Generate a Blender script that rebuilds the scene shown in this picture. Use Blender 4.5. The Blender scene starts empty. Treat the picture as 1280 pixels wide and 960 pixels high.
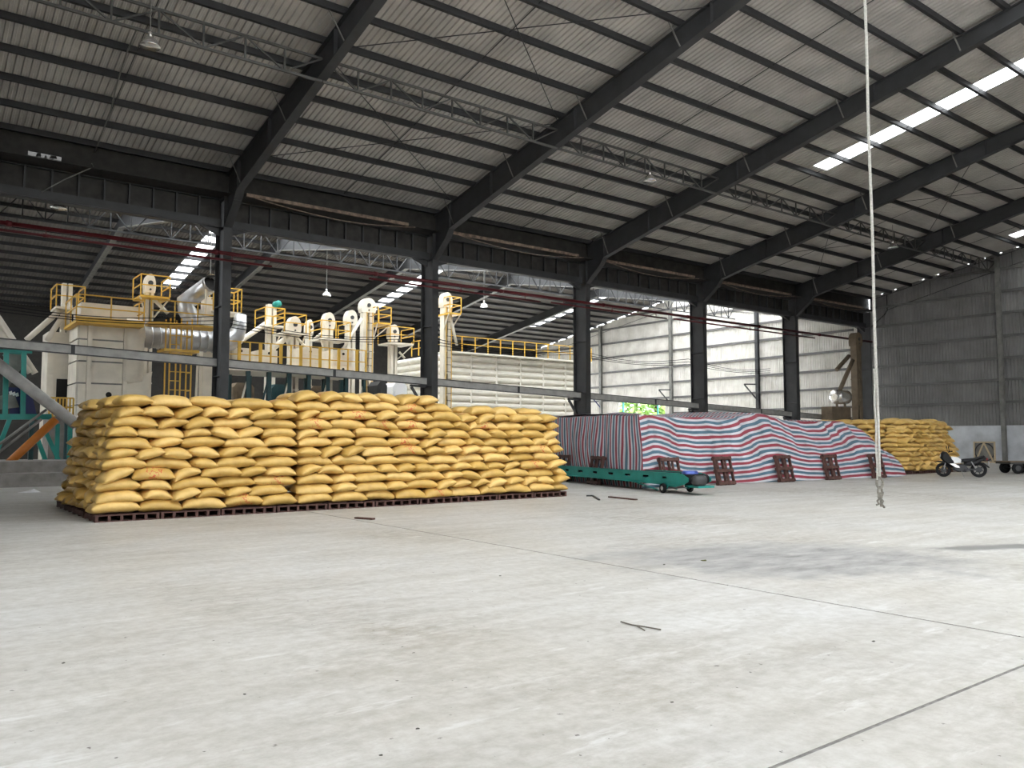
import bpy, math, random
from mathutils import Vector, Matrix, noise
random.seed(7)
S = bpy.context.scene
COL = S.collection
V = Vector

# ------------------------------------------------------------------ camera
CAM = V((0, 0, 1.5)); FPX = 1012.0
PITCH = math.atan(69 / FPX); UANG = math.atan2(1335, 1014)      # the column row runs along X, UANG to the right of the view
cd = bpy.data.cameras.new('camera'); co = bpy.data.objects.new('camera', cd); COL.objects.link(co)
cd.sensor_width = 36.0; cd.lens = FPX / 1280 * 36; cd.clip_end = 400; cd.clip_start = .05
co.location = CAM; co.rotation_euler = (math.pi / 2 + PITCH, 0, UANG - math.pi / 2)
S.camera = co

# ------------------------------------------------------------------ world: overcast daylight
W = bpy.data.worlds.new('world'); S.world = W; W.use_nodes = True
bg = W.node_tree.nodes['Background']; bg.inputs[0].default_value = (.93, .97, 1, 1); bg.inputs[1].default_value = 1.0
S.view_settings.view_transform = 'Standard'; S.view_settings.look = 'None'
S.view_settings.gamma = 1; S.view_settings.use_curve_mapping = False
S.view_settings.exposure = 3.48
S.cycles.max_bounces = 10; S.cycles.diffuse_bounces = 6
S.cycles.transparent_max_bounces = 12

# ------------------------------------------------------------------ helpers
_F = V((math.cos(UANG), math.sin(UANG), 0)); _R = V((math.sin(UANG), -math.cos(UANG), 0)); _U = V((0, 0, 1))
F3 = _F * math.cos(PITCH) + _U * math.sin(PITCH); U3 = -_F * math.sin(PITCH) + _U * math.cos(PITCH)
def ray(x, y): return F3 + _R * ((x - 640) / FPX) - U3 * ((y - 480) / FPX)
def at(x, y, Y): r = ray(x, y); return CAM + r * (Y / r.y)          # the point of the plane at distance Y seen there
def atx(x, y, X): r = ray(x, y); return CAM + r * (X / r.x)
def gnd(x, y): r = ray(x, y); return CAM + r * (-1.5 / r.z)

MATS = {}
def mat(name, col, rough=.7, metal=0., var=.0, scale=3., col2=None, bump=0., bscale=30., spec=.4, stretch=(1, 1, 1)):
    if name in MATS: return MATS[name]
    m = bpy.data.materials.new(name); m.use_nodes = True; nt = m.node_tree; b = nt.nodes['Principled BSDF']
    b.inputs['Roughness'].default_value = rough; b.inputs['Metallic'].default_value = metal
    b.inputs['Specular IOR Level'].default_value = spec
    c = (*col, 1)
    b.inputs['Base Color'].default_value = c
    if var or bump:
        g = nt.nodes.new('ShaderNodeNewGeometry'); mp = nt.nodes.new('ShaderNodeMapping'); mp.inputs['Scale'].default_value = stretch
        nt.links.new(g.outputs['Position'], mp.inputs[0])
    if var:
        n = nt.nodes.new('ShaderNodeTexNoise'); n.inputs['Scale'].default_value = scale; n.inputs['Detail'].default_value = 6
        nt.links.new(mp.outputs[0], n.inputs['Vector'])
        r = nt.nodes.new('ShaderNodeValToRGB'); r.color_ramp.elements[0].position = .32; r.color_ramp.elements[1].position = .7
        c2 = col2 if col2 else tuple(x * (1 - var) for x in col)
        r.color_ramp.elements[0].color = (*c2, 1); r.color_ramp.elements[1].color = c
        nt.links.new(n.outputs['Fac'], r.inputs[0]); nt.links.new(r.outputs[0], b.inputs['Base Color'])
    if bump:
        n2 = nt.nodes.new('ShaderNodeTexNoise'); n2.inputs['Scale'].default_value = bscale; n2.inputs['Detail'].default_value = 4
        nt.links.new(mp.outputs[0], n2.inputs['Vector'])
        bp = nt.nodes.new('ShaderNodeBump'); bp.inputs['Strength'].default_value = bump; bp.inputs['Distance'].default_value = .02
        nt.links.new(n2.outputs['Fac'], bp.inputs['Height']); nt.links.new(bp.outputs[0], b.inputs['Normal'])
    MATS[name] = m; return m

ORG = {}
def link(o, parent=None):
    COL.objects.link(o)
    if parent: o.parent = parent
    return o
def tag(o, label=None, cat=None, group=None, kind=None):
    if label: o['label'] = label
    if cat: o['category'] = cat
    if group: o['group'] = group
    if kind: o['kind'] = kind
    return o
def empty(name, loc=(0, 0, 0), label=None, cat=None, group=None, kind=None):
    o = bpy.data.objects.new(name, None); o.location = loc; o.empty_display_size = .2; link(o); ORG[o.name] = V(loc)
    return tag(o, label, cat, group, kind)
def org(p): return ORG.get(p.name, V((0, 0, 0))) if p else V((0, 0, 0))

class MB:
    def __init__(s): s.v = []; s.f = []; s.uv = None
    def add(s, vs, fs):
        k = len(s.v); s.v += [V(p) for p in vs]; s.f += [tuple(i + k for i in f) for f in fs]; return s
    def box(s, a, b):
        x0, y0, z0 = (min(a[i], b[i]) for i in range(3)); x1, y1, z1 = (max(a[i], b[i]) for i in range(3))
        return s.add([(x0, y0, z0), (x1, y0, z0), (x1, y1, z0), (x0, y1, z0), (x0, y0, z1), (x1, y0, z1), (x1, y1, z1), (x0, y1, z1)],
                     [(0, 3, 2, 1), (4, 5, 6, 7), (0, 1, 5, 4), (1, 2, 6, 5), (2, 3, 7, 6), (3, 0, 4, 7)])
    def prism(s, poly, d, off):           # poly: 3D points in a plane, extruded by d after shifting by off
        n = len(poly); d = V(d); off = V(off)
        a = [V(p) + off for p in poly]; b = [p + d for p in a]
        return s.add(a + b, [tuple(range(n))[::-1], tuple(range(n, 2 * n))] + [(i, (i + 1) % n, n + (i + 1) % n, n + i) for i in range(n)])
    def tube(s, pts, r, n=10, caps=True):
        pts = [V(p) for p in pts]; rs = r if isinstance(r, (list, tuple)) else [r] * len(pts)
        k = len(s.v); vs = []; fs = []
        t0 = (pts[1] - pts[0]).normalized(); a = V((0, 0, 1)) if abs(t0.z) < .9 else V((1, 0, 0))
        nx = t0.cross(a).normalized()
        for i, p in enumerate(pts):
            t = (pts[min(i + 1, len(pts) - 1)] - pts[max(i - 1, 0)]).normalized()
            nx = (nx - t * nx.dot(t)).normalized(); ny = t.cross(nx)
            vs += [p + (nx * math.cos(2 * math.pi * j / n) + ny * math.sin(2 * math.pi * j / n)) * rs[i] for j in range(n)]
        for i in range(len(pts) - 1):
            for j in range(n):
                j2 = (j + 1) % n; fs.append((i * n + j, i * n + j2, (i + 1) * n + j2, (i + 1) * n + j))
        if caps: fs.append(tuple(range(n))[::-1]); fs.append(tuple(range((len(pts) - 1) * n, len(pts) * n)))
        return s.add(vs, fs)
    def lathe(s, c, axis, prof, n=16):    # prof: (distance along the axis, radius)
        axis = V(axis).normalized(); a = V((0, 0, 1)) if abs(axis.z) < .9 else V((1, 0, 0))
        nx = axis.cross(a).normalized(); ny = axis.cross(nx); c = V(c); vs = []; fs = []
        for h, r in prof: vs += [c + axis * h + (nx * math.cos(2 * math.pi * j / n) + ny * math.sin(2 * math.pi * j / n)) * max(r, .0005) for j in range(n)]
        for i in range(len(prof) - 1):
            for j in range(n): j2 = (j + 1) % n; fs.append((i * n + j, i * n + j2, (i + 1) * n + j2, (i + 1) * n + j))
        fs.append(tuple(range(n))[::-1]); fs.append(tuple(range((len(prof) - 1) * n, len(prof) * n)))
        return s.add(vs, fs)
    def mesh(s, name, m, o=V((0, 0, 0)), smooth=False):
        me = bpy.data.meshes.new(name); me.from_pydata([p - o for p in s.v], [], s.f)
        me.materials.append(m)
        if smooth: me.polygons.foreach_set('use_smooth', [True] * len(me.polygons))
        if s.uv:
            l = me.uv_layers.new(name='UVMap')
            for lp in me.loops: l.data[lp.index].uv = s.uv[lp.vertex_index]
        me.update(); return me
    def build(s, name, m, parent=None, smooth=False):
        if parent is None:
            c = sum(s.v, V((0, 0, 0))) / len(s.v); c.z = min(p.z for p in s.v)
            ob = bpy.data.objects.new(name, s.mesh(name, m, c, smooth)); ob.location = c; link(ob); ORG[ob.name] = c
        else:
            q = org(parent); ob = bpy.data.objects.new(name, s.mesh(name, m, q, smooth)); link(ob, parent); ORG[ob.name] = q
        return ob
def inst(name, me, loc, parent=None, rot=(0, 0, 0), m=None):
    o = bpy.data.objects.new(name, me); q = org(parent); o.location = V(loc) - q; o.rotation_euler = rot; link(o, parent)
    if m: o.material_slots[0].link = 'OBJECT'; o.material_slots[0].material = m
    return o
_steel0 = mat('plain_steel', (.1, .1, .1))
UBOX = MB().box((-.5, -.5, 0), (.5, .5, 1)).mesh('square_bar', _steel0)
UCYL = MB().tube([(0, 0, 0), (0, 0, 1)], .5, 8).mesh('round_bar', _steel0, smooth=False)
def bar(name, p0, p1, w, h, m, parent, round_=False):   # a bar from p0 to p1, w wide, h high
    p0 = V(p0); p1 = V(p1); d = p1 - p0; L = d.length; z = d / L
    x = z.cross(V((0, 0, 1))) if abs(z.z) < .99 else V((1, 0, 0))
    x.normalize(); y = z.cross(x)
    M = Matrix((x * w, y * h, z * L)).transposed().to_4x4(); M.translation = p0 - org(parent)
    o = bpy.data.objects.new(name, UCYL if round_ else UBOX); link(o, parent); o.matrix_local = M
    o.material_slots[0].link = 'OBJECT'; o.material_slots[0].material = m
    return o
ORDS = 'first second third fourth fifth sixth seventh eighth ninth tenth eleventh twelfth thirteenth fourteenth fifteenth sixteenth seventeenth eighteenth nineteenth twentieth twenty-first twenty-second twenty-third twenty-fourth twenty-fifth twenty-sixth twenty-seventh twenty-eighth'.split()
def nth(i): return ORDS[i]

# ------------------------------------------------------------------ materials
M_STEEL = mat('dark_painted_steel', (.052, .053, .055), .55, var=.3, scale=2.0, spec=.4)
M_BEAM = mat('grey_channel_steel', (.25, .245, .225), .6, var=.35, scale=3)
M_PURLIN = mat('purlin_steel', (.035, .035, .037), .6, var=.25, scale=2)
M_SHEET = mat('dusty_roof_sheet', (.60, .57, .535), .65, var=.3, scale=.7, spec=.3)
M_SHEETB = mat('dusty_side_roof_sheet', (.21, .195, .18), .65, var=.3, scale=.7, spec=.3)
M_WALL = mat('grey_wall_sheet', (.30, .295, .285), .6, var=.25, scale=.8, spec=.3)
M_WALLW = mat('pale_wall_sheet', (.80, .775, .73), .6, var=.22, scale=1.2, spec=.3, col2=(.62, .59, .54))
M_PLASTER = mat('white_plaster', (.68, .70, .73), .8, var=.3, scale=1.2)
M_TRUSS = mat('dull_truss_steel', (.09, .088, .082), .6, var=.3, scale=3)
M_BACK = mat('dark_back_wall', (.04, .037, .033), .8, var=.3)  # back wall in one dark tone, varied at random
M_BINW = mat('white_bin_paint', (.88, .84, .75), .5, var=.12, scale=1.5)
M_CHAN = mat('pale_channel_paint', (.46, .45, .42), .6, var=.3, scale=3)
M_BLOCKER = mat('unseen_light_blocker', (.17, .165, .16), .7, var=.25)
M_GIRT = mat('girt_steel', (.16, .155, .15), .6, var=.2)
M_GALV = mat('galvanised_steel', (.5, .5, .5), .38, metal=.8, var=.25, scale=2)
M_CREAM = mat('cream_machine_paint', (.74, .68, .57), .5, var=.18, scale=1.5)
M_YEL = mat('yellow_paint', (.70, .42, .06), .5, var=.2)
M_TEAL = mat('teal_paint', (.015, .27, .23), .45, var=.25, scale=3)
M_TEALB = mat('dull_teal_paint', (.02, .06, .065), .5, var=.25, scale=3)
M_ORANGE = mat('orange_paint', (.50, .16, .02), .5, var=.2)
M_RED = mat('red_pipe_paint', (.11, .010, .015), .45, var=.25)
M_BLACK = mat('black_rubber', (.010, .010, .011), .7, spec=.2)
M_BLKP = mat('black_plastic', (.008, .008, .009), .5, spec=.25)
M_DARK = mat('dark_void', (.015, .014, .013), .9)
M_WOOD = mat('red_brown_wood', (.10, .045, .036), .75, var=.5, scale=9)
M_PALEWOOD = mat('pale_wood', (.62, .5, .33), .7, var=.2, scale=8)
M_ROPE = mat('white_rope', (.62, .60, .55), .8, var=.3, scale=60)
M_ROPED = mat('dirty_rope', (.30, .28, .24), .85, var=.5, scale=70)
M_ALU = mat('spun_aluminium', (.85, .83, .80), .25, metal=.9)
M_WHITE = mat('white_plastic', (.75, .75, .75), .5)
M_BROWN = mat('dusty_brown_paint', (.20, .15, .10), .7, var=.3)
M_BLUE = mat('navy_paint', (.01, .015, .09), .5)
M_CONC = mat('rough_concrete', (.30, .28, .26), .85, var=.3, scale=4, bump=.3)
M_RUST = mat('rusty_trim', (.36, .27, .2), .7, var=.45, scale=6, col2=(.12, .09, .07))
M_GUT = mat('dark_gutter', (.045, .042, .038), .7, var=.5, scale=3)

def floor_material():
    m = bpy.data.materials.new('worn_concrete_floor'); m.use_nodes = True; nt = m.node_tree; b = nt.nodes['Principled BSDF']; N = nt.nodes.new; L = nt.links.new
    g = N('ShaderNodeNewGeometry')
    def nz(scale, stretch=(1, 1, 1), rot=0, detail=8, rough=.6):
        mp = N('ShaderNodeMapping'); mp.inputs['Scale'].default_value = stretch; mp.inputs['Rotation'].default_value = (0, 0, rot)
        L(g.outputs['Position'], mp.inputs[0]); n = N('ShaderNodeTexNoise'); n.inputs['Scale'].default_value = scale
        n.inputs['Detail'].default_value = detail; n.inputs['Roughness'].default_value = rough; L(mp.outputs[0], n.inputs['Vector']); return n.outputs['Fac']
    def ramp(f, a, ca, c, cc):
        r = N('ShaderNodeValToRGB'); e = r.color_ramp.elements; e[0].position = a; e[0].color = (*ca, 1); e[1].position = c; e[1].color = (*cc, 1); L(f, r.inputs[0]); return r.outputs[0]
    def mix(f, a, c, mode='MIX'):
        x = N('ShaderNodeMix'); x.data_type = 'RGBA'; x.blend_type = mode
        if isinstance(f, float): x.inputs[0].default_value = f
        else: L(f, x.inputs[0])
        for k, q in ((6, a), (7, c)):
            if isinstance(q, tuple): x.inputs[k].default_value = (*q, 1)
            else: L(q, x.inputs[k])
        return x.outputs[2]
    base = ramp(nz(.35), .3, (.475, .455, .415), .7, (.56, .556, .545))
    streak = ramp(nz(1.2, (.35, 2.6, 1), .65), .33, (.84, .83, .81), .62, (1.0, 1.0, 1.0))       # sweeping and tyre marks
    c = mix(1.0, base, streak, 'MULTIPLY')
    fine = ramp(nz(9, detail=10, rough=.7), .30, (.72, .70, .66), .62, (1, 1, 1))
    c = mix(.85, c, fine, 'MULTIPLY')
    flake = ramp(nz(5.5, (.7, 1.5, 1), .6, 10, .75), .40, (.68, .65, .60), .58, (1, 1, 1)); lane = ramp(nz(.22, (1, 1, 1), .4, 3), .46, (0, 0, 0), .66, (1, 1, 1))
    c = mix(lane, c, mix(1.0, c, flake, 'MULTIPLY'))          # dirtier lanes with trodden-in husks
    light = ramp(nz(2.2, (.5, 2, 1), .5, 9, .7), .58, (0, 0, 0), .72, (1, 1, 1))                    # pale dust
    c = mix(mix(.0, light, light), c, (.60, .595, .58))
    # the broad dark damp patch near (9.5, 5.5)
    def patch(cx, cy, rx, ry, rot, soft):
        mp = N('ShaderNodeMapping'); mp.vector_type = 'TEXTURE'; mp.inputs['Location'].default_value = (cx, cy, 0); mp.inputs['Scale'].default_value = (rx, ry, 1); mp.inputs['Rotation'].default_value = (0, 0, rot)
        L(g.outputs['Position'], mp.inputs[0]); ln = N('ShaderNodeVectorMath'); ln.operation = 'LENGTH'; L(mp.outputs[0], ln.inputs[0])
        ad = N('ShaderNodeMath'); ad.operation = 'MULTIPLY_ADD'; L(nz(1.6, (1, 1, 1), 0, 8, .65), ad.inputs[0]); ad.inputs[1].default_value = 1.5; ad.inputs[2].default_value = -.75
        su = N('ShaderNodeMath'); su.operation = 'ADD'; L(ln.outputs['Value'], su.inputs[0]); L(ad.outputs[0], su.inputs[1])
        return ramp(su.outputs[0], .55, (1, 1, 1), .55 + soft, (0, 0, 0))
    dk = ramp(nz(2.5, (.6, 1.6, 1), .6, 8, .7), .32, (.19, .186, .178), .66, (.40, .39, .375))
    c = mix(patch(9.0, 6.15, 2.7, 1.75, -.55, .75), c, dk)
    c = mix(patch(12.3, 5.0, 1.3, .3, -.4, .4), c, (.2, .195, .185))
    specks = ramp(nz(14, (1, 1, 1), 0, 3, .5), .25, (1, 1, 1), .29, (0, 0, 0))
    c = mix(specks, c, (.12, .11, .10))
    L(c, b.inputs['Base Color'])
    rr = ramp(nz(1.0), .3, (.42, .42, .42), .7, (.62, .62, .62)); L(rr, b.inputs['Roughness']); b.inputs['Specular IOR Level'].default_value = .35
    bp = N('ShaderNodeBump'); bp.inputs['Strength'].default_value = .25; bp.inputs['Distance'].default_value = .01; L(nz(12, detail=8), bp.inputs['Height']); L(bp.outputs[0], b.inputs['Normal'])
    return m
M_FLOOR = floor_material()

def sack_material(name, red):
    m = bpy.data.materials.new(name); m.use_nodes = True; nt = m.node_tree; b = nt.nodes['Principled BSDF']; N = nt.nodes.new; L = nt.links.new
    oi = N('ShaderNodeObjectInfo'); tc = N('ShaderNodeTexCoord')
    r = N('ShaderNodeValToRGB'); e = r.color_ramp.elements
    e[0].color = (.53, .335, .085, 1); e[1].color = (.71, .48, .165, 1); x = e.new(.5); x.color = (.62, .405, .12, 1)
    L(oi.outputs['Random'], r.inputs[0])
    n = N('ShaderNodeTexNoise'); n.inputs['Scale'].default_value = 5; n.inputs['Detail'].default_value = 5; L(tc.outputs['Object'], n.inputs['Vector'])
    rr = N('ShaderNodeValToRGB'); rr.color_ramp.elements[0].color = (.80, .76, .68, 1); rr.color_ramp.elements[1].color = (1, 1, 1, 1); rr.color_ramp.elements[0].position = .3; rr.color_ramp.elements[1].position = .6
    L(n.outputs['Fac'], rr.inputs[0])
    mx = N('ShaderNodeMix'); mx.data_type = 'RGBA'; mx.blend_type = 'MULTIPLY'; mx.inputs[0].default_value = .8; L(r.outputs[0], mx.inputs[6]); L(rr.outputs[0], mx.inputs[7])
    out = mx.outputs[2]
    if red:        # faded red print on the middle of the sack
        w = N('ShaderNodeTexNoise'); w.inputs['Scale'].default_value = 9; w.inputs['Detail'].default_value = 3; L(tc.outputs['Object'], w.inputs['Vector'])
        ab = N('ShaderNodeMath'); ab.operation = 'SUBTRACT'; L(w.outputs['Fac'], ab.inputs[0]); ab.inputs[1].default_value = .5
        a2 = N('ShaderNodeMath'); a2.operation = 'ABSOLUTE'; L(ab.outputs[0], a2.inputs[0])
        cr = N('ShaderNodeValToRGB'); cr.color_ramp.elements[0].color = (1, 1, 1, 1); cr.color_ramp.elements[1].color = (0, 0, 0, 1); cr.color_ramp.elements[0].position = .015; cr.color_ramp.elements[1].position = .045; L(a2.outputs[0], cr.inputs[0])
        ln = N('ShaderNodeVectorMath'); ln.operation = 'LENGTH'; mp = N('ShaderNodeMapping'); mp.inputs['Scale'].default_value = (4.2, 4.2, 4.2); L(tc.outputs['Object'], mp.inputs[0]); L(mp.outputs[0], ln.inputs[0])
        lt = N('ShaderNodeMath'); lt.operation = 'LESS_THAN'; L(ln.outputs['Value'], lt.inputs[0]); lt.inputs[1].default_value = 1.15
        mu = N('ShaderNodeMath'); mu.operation = 'MULTIPLY'; L(lt.outputs[0], mu.inputs[0]); L(cr.outputs[0], mu.inputs[1])
        m2 = N('ShaderNodeMix'); m2.data_type = 'RGBA'; L(mu.outputs[0], m2.inputs[0]); L(out, m2.inputs[6]); m2.inputs[7].default_value = (.5, .08, .03, 1); out = m2.outputs[2]
    L(out, b.inputs['Base Color']); b.inputs['Roughness'].default_value = .42; b.inputs['Specular IOR Level'].default_value = .45
    bn = N('ShaderNodeTexNoise'); bn.inputs['Scale'].default_value = 14; bn.inputs['Detail'].default_value = 4; L(tc.outputs['Object'], bn.inputs['Vector'])
    bp = N('ShaderNodeBump'); bp.inputs['Strength'].default_value = .35; bp.inputs['Distance'].default_value = .02; L(bn.outputs['Fac'], bp.inputs['Height']); L(bp.outputs[0], b.inputs['Normal'])
    return m
M_SACK = sack_material('woven_yellow_sack', False); M_SACKR = sack_material('printed_yellow_sack', True)

def tarp_material():
    m = bpy.data.materials.new('striped_tarpaulin'); m.use_nodes = True; nt = m.node_tree; b = nt.nodes['Principled BSDF']; N = nt.nodes.new; L = nt.links.new
    uv = N('ShaderNodeUVMap'); sp = N('ShaderNodeSeparateXYZ'); L(uv.outputs[0], sp.inputs[0])
    mo = N('ShaderNodeMath'); mo.operation = 'FRACT'; L(sp.outputs['Y'], mo.inputs[0])
    r = N('ShaderNodeValToRGB'); r.color_ramp.interpolation = 'CONSTANT'; e = r.color_ramp.elements
    cols = [(0, (.50, .50, .53)), (.20, (.27, .045, .065)), (.50, (.50, .50, .53)), (.70, (.075, .14, .19)), (.985, (.50, .50, .53))]
    e[0].position = 0; e[0].color = (*cols[0][1], 1); e[1].position = cols[1][0]; e[1].color = (*cols[1][1], 1)
    for p, c in cols[2:]: q = e.new(p); q.color = (*c, 1)
    L(mo.outputs[0], r.inputs[0])
    g = N('ShaderNodeNewGeometry'); n = N('ShaderNodeTexNoise'); n.inputs['Scale'].default_value = 2; n.inputs['Detail'].default_value = 5; L(g.outputs['Position'], n.inputs['Vector'])
    rr = N('ShaderNodeValToRGB'); rr.color_ramp.elements[0].color = (.78, .77, .75, 1); rr.color_ramp.elements[0].position = .3; rr.color_ramp.elements[1].position = .65; L(n.outputs['Fac'], rr.inputs[0])
    mx = N('ShaderNodeMix'); mx.data_type = 'RGBA'; mx.blend_type = 'MULTIPLY'; mx.inputs[0].default_value = 1; L(r.outputs[0], mx.inputs[6]); L(rr.outputs[0], mx.inputs[7])
    L(mx.outputs[2], b.inputs['Base Color']); b.inputs['Roughness'].default_value = .5; b.inputs['Specular IOR Level'].default_value = .3
    return m
M_TARP = tarp_material()

def skylight_material():
    m = bpy.data.materials.new('translucent_skylight_sheet'); m.use_nodes = True; nt = m.node_tree; nt.nodes.remove(nt.nodes['Principled BSDF']); N = nt.nodes.new
    t = N('ShaderNodeBsdfTransparent'); t.inputs[0].default_value = (.95, .95, .95, 1); d = N('ShaderNodeBsdfTranslucent'); d.inputs[0].default_value = (.9, .9, .88, 1)
    x = N('ShaderNodeMixShader'); x.inputs[0].default_value = .35; nt.links.new(t.outputs[0], x.inputs[1]); nt.links.new(d.outputs[0], x.inputs[2]); nt.links.new(x.outputs[0], nt.nodes['Material Output'].inputs[0])
    return m
M_SKY = skylight_material()

# ------------------------------------------------------------------ floor
XJ, YJ = 6.88, 2.32
fl = empty('floor', (0, 0, 0), kind='structure')
MB().box((-60, -70, -.3), (75, 85, -.06)).build('sub_base', M_DARK, fl)
for (x0, x1) in ((-60, XJ - .015), (XJ + .015, 75)):
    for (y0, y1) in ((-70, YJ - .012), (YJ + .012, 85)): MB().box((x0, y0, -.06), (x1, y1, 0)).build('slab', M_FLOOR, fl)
M_JOINT = mat('joint_filler', (.10, .095, .09), .9, var=.5, scale=12, col2=(.26, .25, .24))
MB().box((XJ - .015, -70, -.06), (XJ + .015, 85, -.005)).build('joint_filler', M_JOINT, fl)
for (x0, x1) in ((-60, XJ - .015), (XJ + .015, 75)): MB().box((x0, YJ - .012, -.06), (x1, YJ + .012, -.005)).build('joint_filler', M_JOINT, fl)

# ------------------------------------------------------------------ roof of the hall in front
BAY = 9.35; XC = [9.84 + BAY * i for i in range(-2, 6)]; XEND = XC[-1]
KR = .193; RIDGE = 8.0; YC = 31.0
def zp(Y): return 11.65 + KR * (31 - Y)           # underside of the purlins, front hall
def zbot(Y): return 10.75 + .222 * (29.9 - Y)      # underside of the rafters
SW = BAY / 9
def sheet_mesh(name, m, dy, dz, w=SW, ribs=5, h=.045):   # corrugated sheet from (0,0,0), running to (dy, dz)
    p = w / ribs; prof = []
    for i in range(ribs): prof += [(i * p, 0), (i * p + .38 * p, 0), (i * p + .5 * p, h), (i * p + .88 * p, h)]
    prof.append((w, 0)); b = MB(); k = len(prof)
    b.add([(x, 0, z) for x, z in prof] + [(x, dy, dz + z) for x, z in prof], [(i, i + 1, k + i + 1, k + i) for i in range(k - 1)])
    return b.mesh(name, m)
ceil = empty('ceiling', (0, 0, 0), kind='structure')
PT = .2                                            # purlin depth
y_lo, y_hi = 31.35, RIDGE
sh_full = sheet_mesh('roof_sheet', M_SHEET, y_hi - y_lo, KR * (y_lo - y_hi))
SKY_Y = 20.4
sh_low = sheet_mesh('roof_sheet_short', M_SHEET, SKY_Y - y_lo, KR * (y_lo - SKY_Y))
sh_sky = sheet_mesh('skylight_sheet', M_SKY, y_hi - SKY_Y, KR * (SKY_Y - y_hi))
for bi in range(len(XC) - 1):
    for k in range(9):
        x = XC[bi] + k * SW
        if 1 < bi < 4 and k in (1, 3, 5, 7):                     # strips high up by the ridge
            yk = 13.5 if bi < 3 else 10.2
            inst('roof_sheet', sheet_mesh('roof_sheet', M_SHEET, yk - y_lo, KR * (y_lo - yk)), (x, y_lo, zp(y_lo) + PT), ceil); inst('skylight', sheet_mesh('skylight_sheet', M_SKY, y_hi - yk, KR * (yk - y_hi)), (x, yk, zp(yk) + PT), ceil)
        elif (bi - 2, k) in ((2, 4), (4, 6)):
            inst('roof_sheet', sh_low, (x, y_lo, zp(y_lo) + PT), ceil); inst('skylight', sh_sky, (x, SKY_Y, zp(SKY_Y) + PT), ceil)
        else: inst('roof_sheet', sh_full, (x, y_lo, zp(y_lo) + PT), ceil)
# the slope behind the ridge, towards the open side
rs_full = sheet_mesh('roof_sheet', M_SHEET, -23, -KR * 23, ribs=2); rs_sky = sheet_mesh('skylight_sheet', M_SKY, -12, -KR * 12, ribs=2); rs_low = sheet_mesh('roof_sheet', M_SHEET, -11, -KR * 11, ribs=2)
for bi in range(len(XC) - 1):
    for k in range(9):
        if bi not in (1, 2, 3): inst('roof_sheet', rs_full, (XC[bi] + k * SW, RIDGE, zp(RIDGE) + PT), ceil); continue
        inst('skylight' if k in (1, 3, 5, 7) else 'roof_sheet', rs_sky if k in (1, 3, 5, 7) else rs_full, (XC[bi] + k * SW, RIDGE, zp(RIDGE) + PT), ceil)
        if k in (1, 3, 5, 7): inst('roof_sheet', rs_low, (XC[bi] + k * SW, RIDGE - 12, zp(RIDGE) + PT - 12 * KR), ceil)
def cee(name, L, m, h=PT, w=.075):                  # a cold formed C purlin along X
    b = MB(); t = .012
    b.box((0, -w / 2, 0), (L, -w / 2 + t, h)); b.box((0, -w / 2 + t, 0), (L, w / 2, t)); b.box((0, -w / 2 + t, h - t), (L, w / 2, h))
    return b.mesh(name, m)
pur = cee('purlin', BAY, M_PURLIN, PT, .12)
PY = [31.0 - .18 - 1.44 * i for i in range(16)]
for bi in range(len(XC) - 1):
    for Y in PY: inst('purlin', pur, (XC[bi], Y, zp(Y)), ceil)
for bi in range(1, len(XC) - 1):                    # sag rods and wind bracing
    x = XC[bi] + BAY / 2
    for a, b_ in zip(PY[:-1], PY[1:]): bar('sag_rod', (x, a, zp(a) + .06), (x, b_, zp(b_) + .06), .022, .022, M_PURLIN, ceil)
for bi in (2, 5):
    for ya, yb in ((29.5, 22.4), (22.4, 15.3)):
        for x0, x1 in ((XC[bi], XC[bi + 1]), (XC[bi + 1], XC[bi])): bar('brace_rod', (x0, ya, zp(ya) - .06), (x1, yb, zp(yb) - .06), .024, .024, M_PURLIN, ceil)

# ------------------------------------------------------------------ columns, rafters, girders
RAFTXT = ['nearest rafter cut off at the upper left corner', 'rafter above the first column right of the grain dryer', 'rafter above the second column, crossing the ceiling middle', 'rafter above the third column, behind the striped tarpaulin corner', 'rafter above the fourth column, below the bright skylight strip', 'rafter above the fifth column, next to the end wall', 'rafter lying against the dark end wall']
def column(x, i, label):
    t = empty('steel_column', (x, YC + .5, 0), label, 'column', 'columns between the two halls')
    z1 = 9.65
    MB().box((x - .16, YC, 0), (x + .16, YC + .03, 10.82)).build('flange', M_STEEL, t); MB().box((x - .16, YC + .97, 0), (x + .16, YC + 1, 10.82)).build('flange', M_STEEL, t)
    MB().box((x - .012, YC + .03, 0), (x + .012, YC + .97, 10.82)).build('web', M_STEEL, t)
    for z in (3.9, 6.6, z1, 10.79):
        for s in (-1, 1): MB().box((x + s * .012, YC + .03, z), (x + s * .15, YC + .97, z + .025)).build('stiffener', M_STEEL, t)
    MB().box((x - .3, YC - .15, 0), (x + .3, YC + 1.15, .03)).build('base_plate', M_STEEL, t)
    return t
CLAB = ['dark steel column beyond the edge', 'dark steel column at the edge', 'dark steel column in front of the caged yellow ladder', 'dark steel column between the elevator towers and pale storage bin', 'dark steel column at the far end of the storage bin', 'dark steel column rising behind the middle of the tarpaulin', 'dark steel column behind the hump of the tarpaulin', 'dark corner column where end wall meets the column row']
for i, x in enumerate(XC):
    if i < 2: continue
    column(x, i, CLAB[i])
ZR = zbot(RIDGE)
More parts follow.
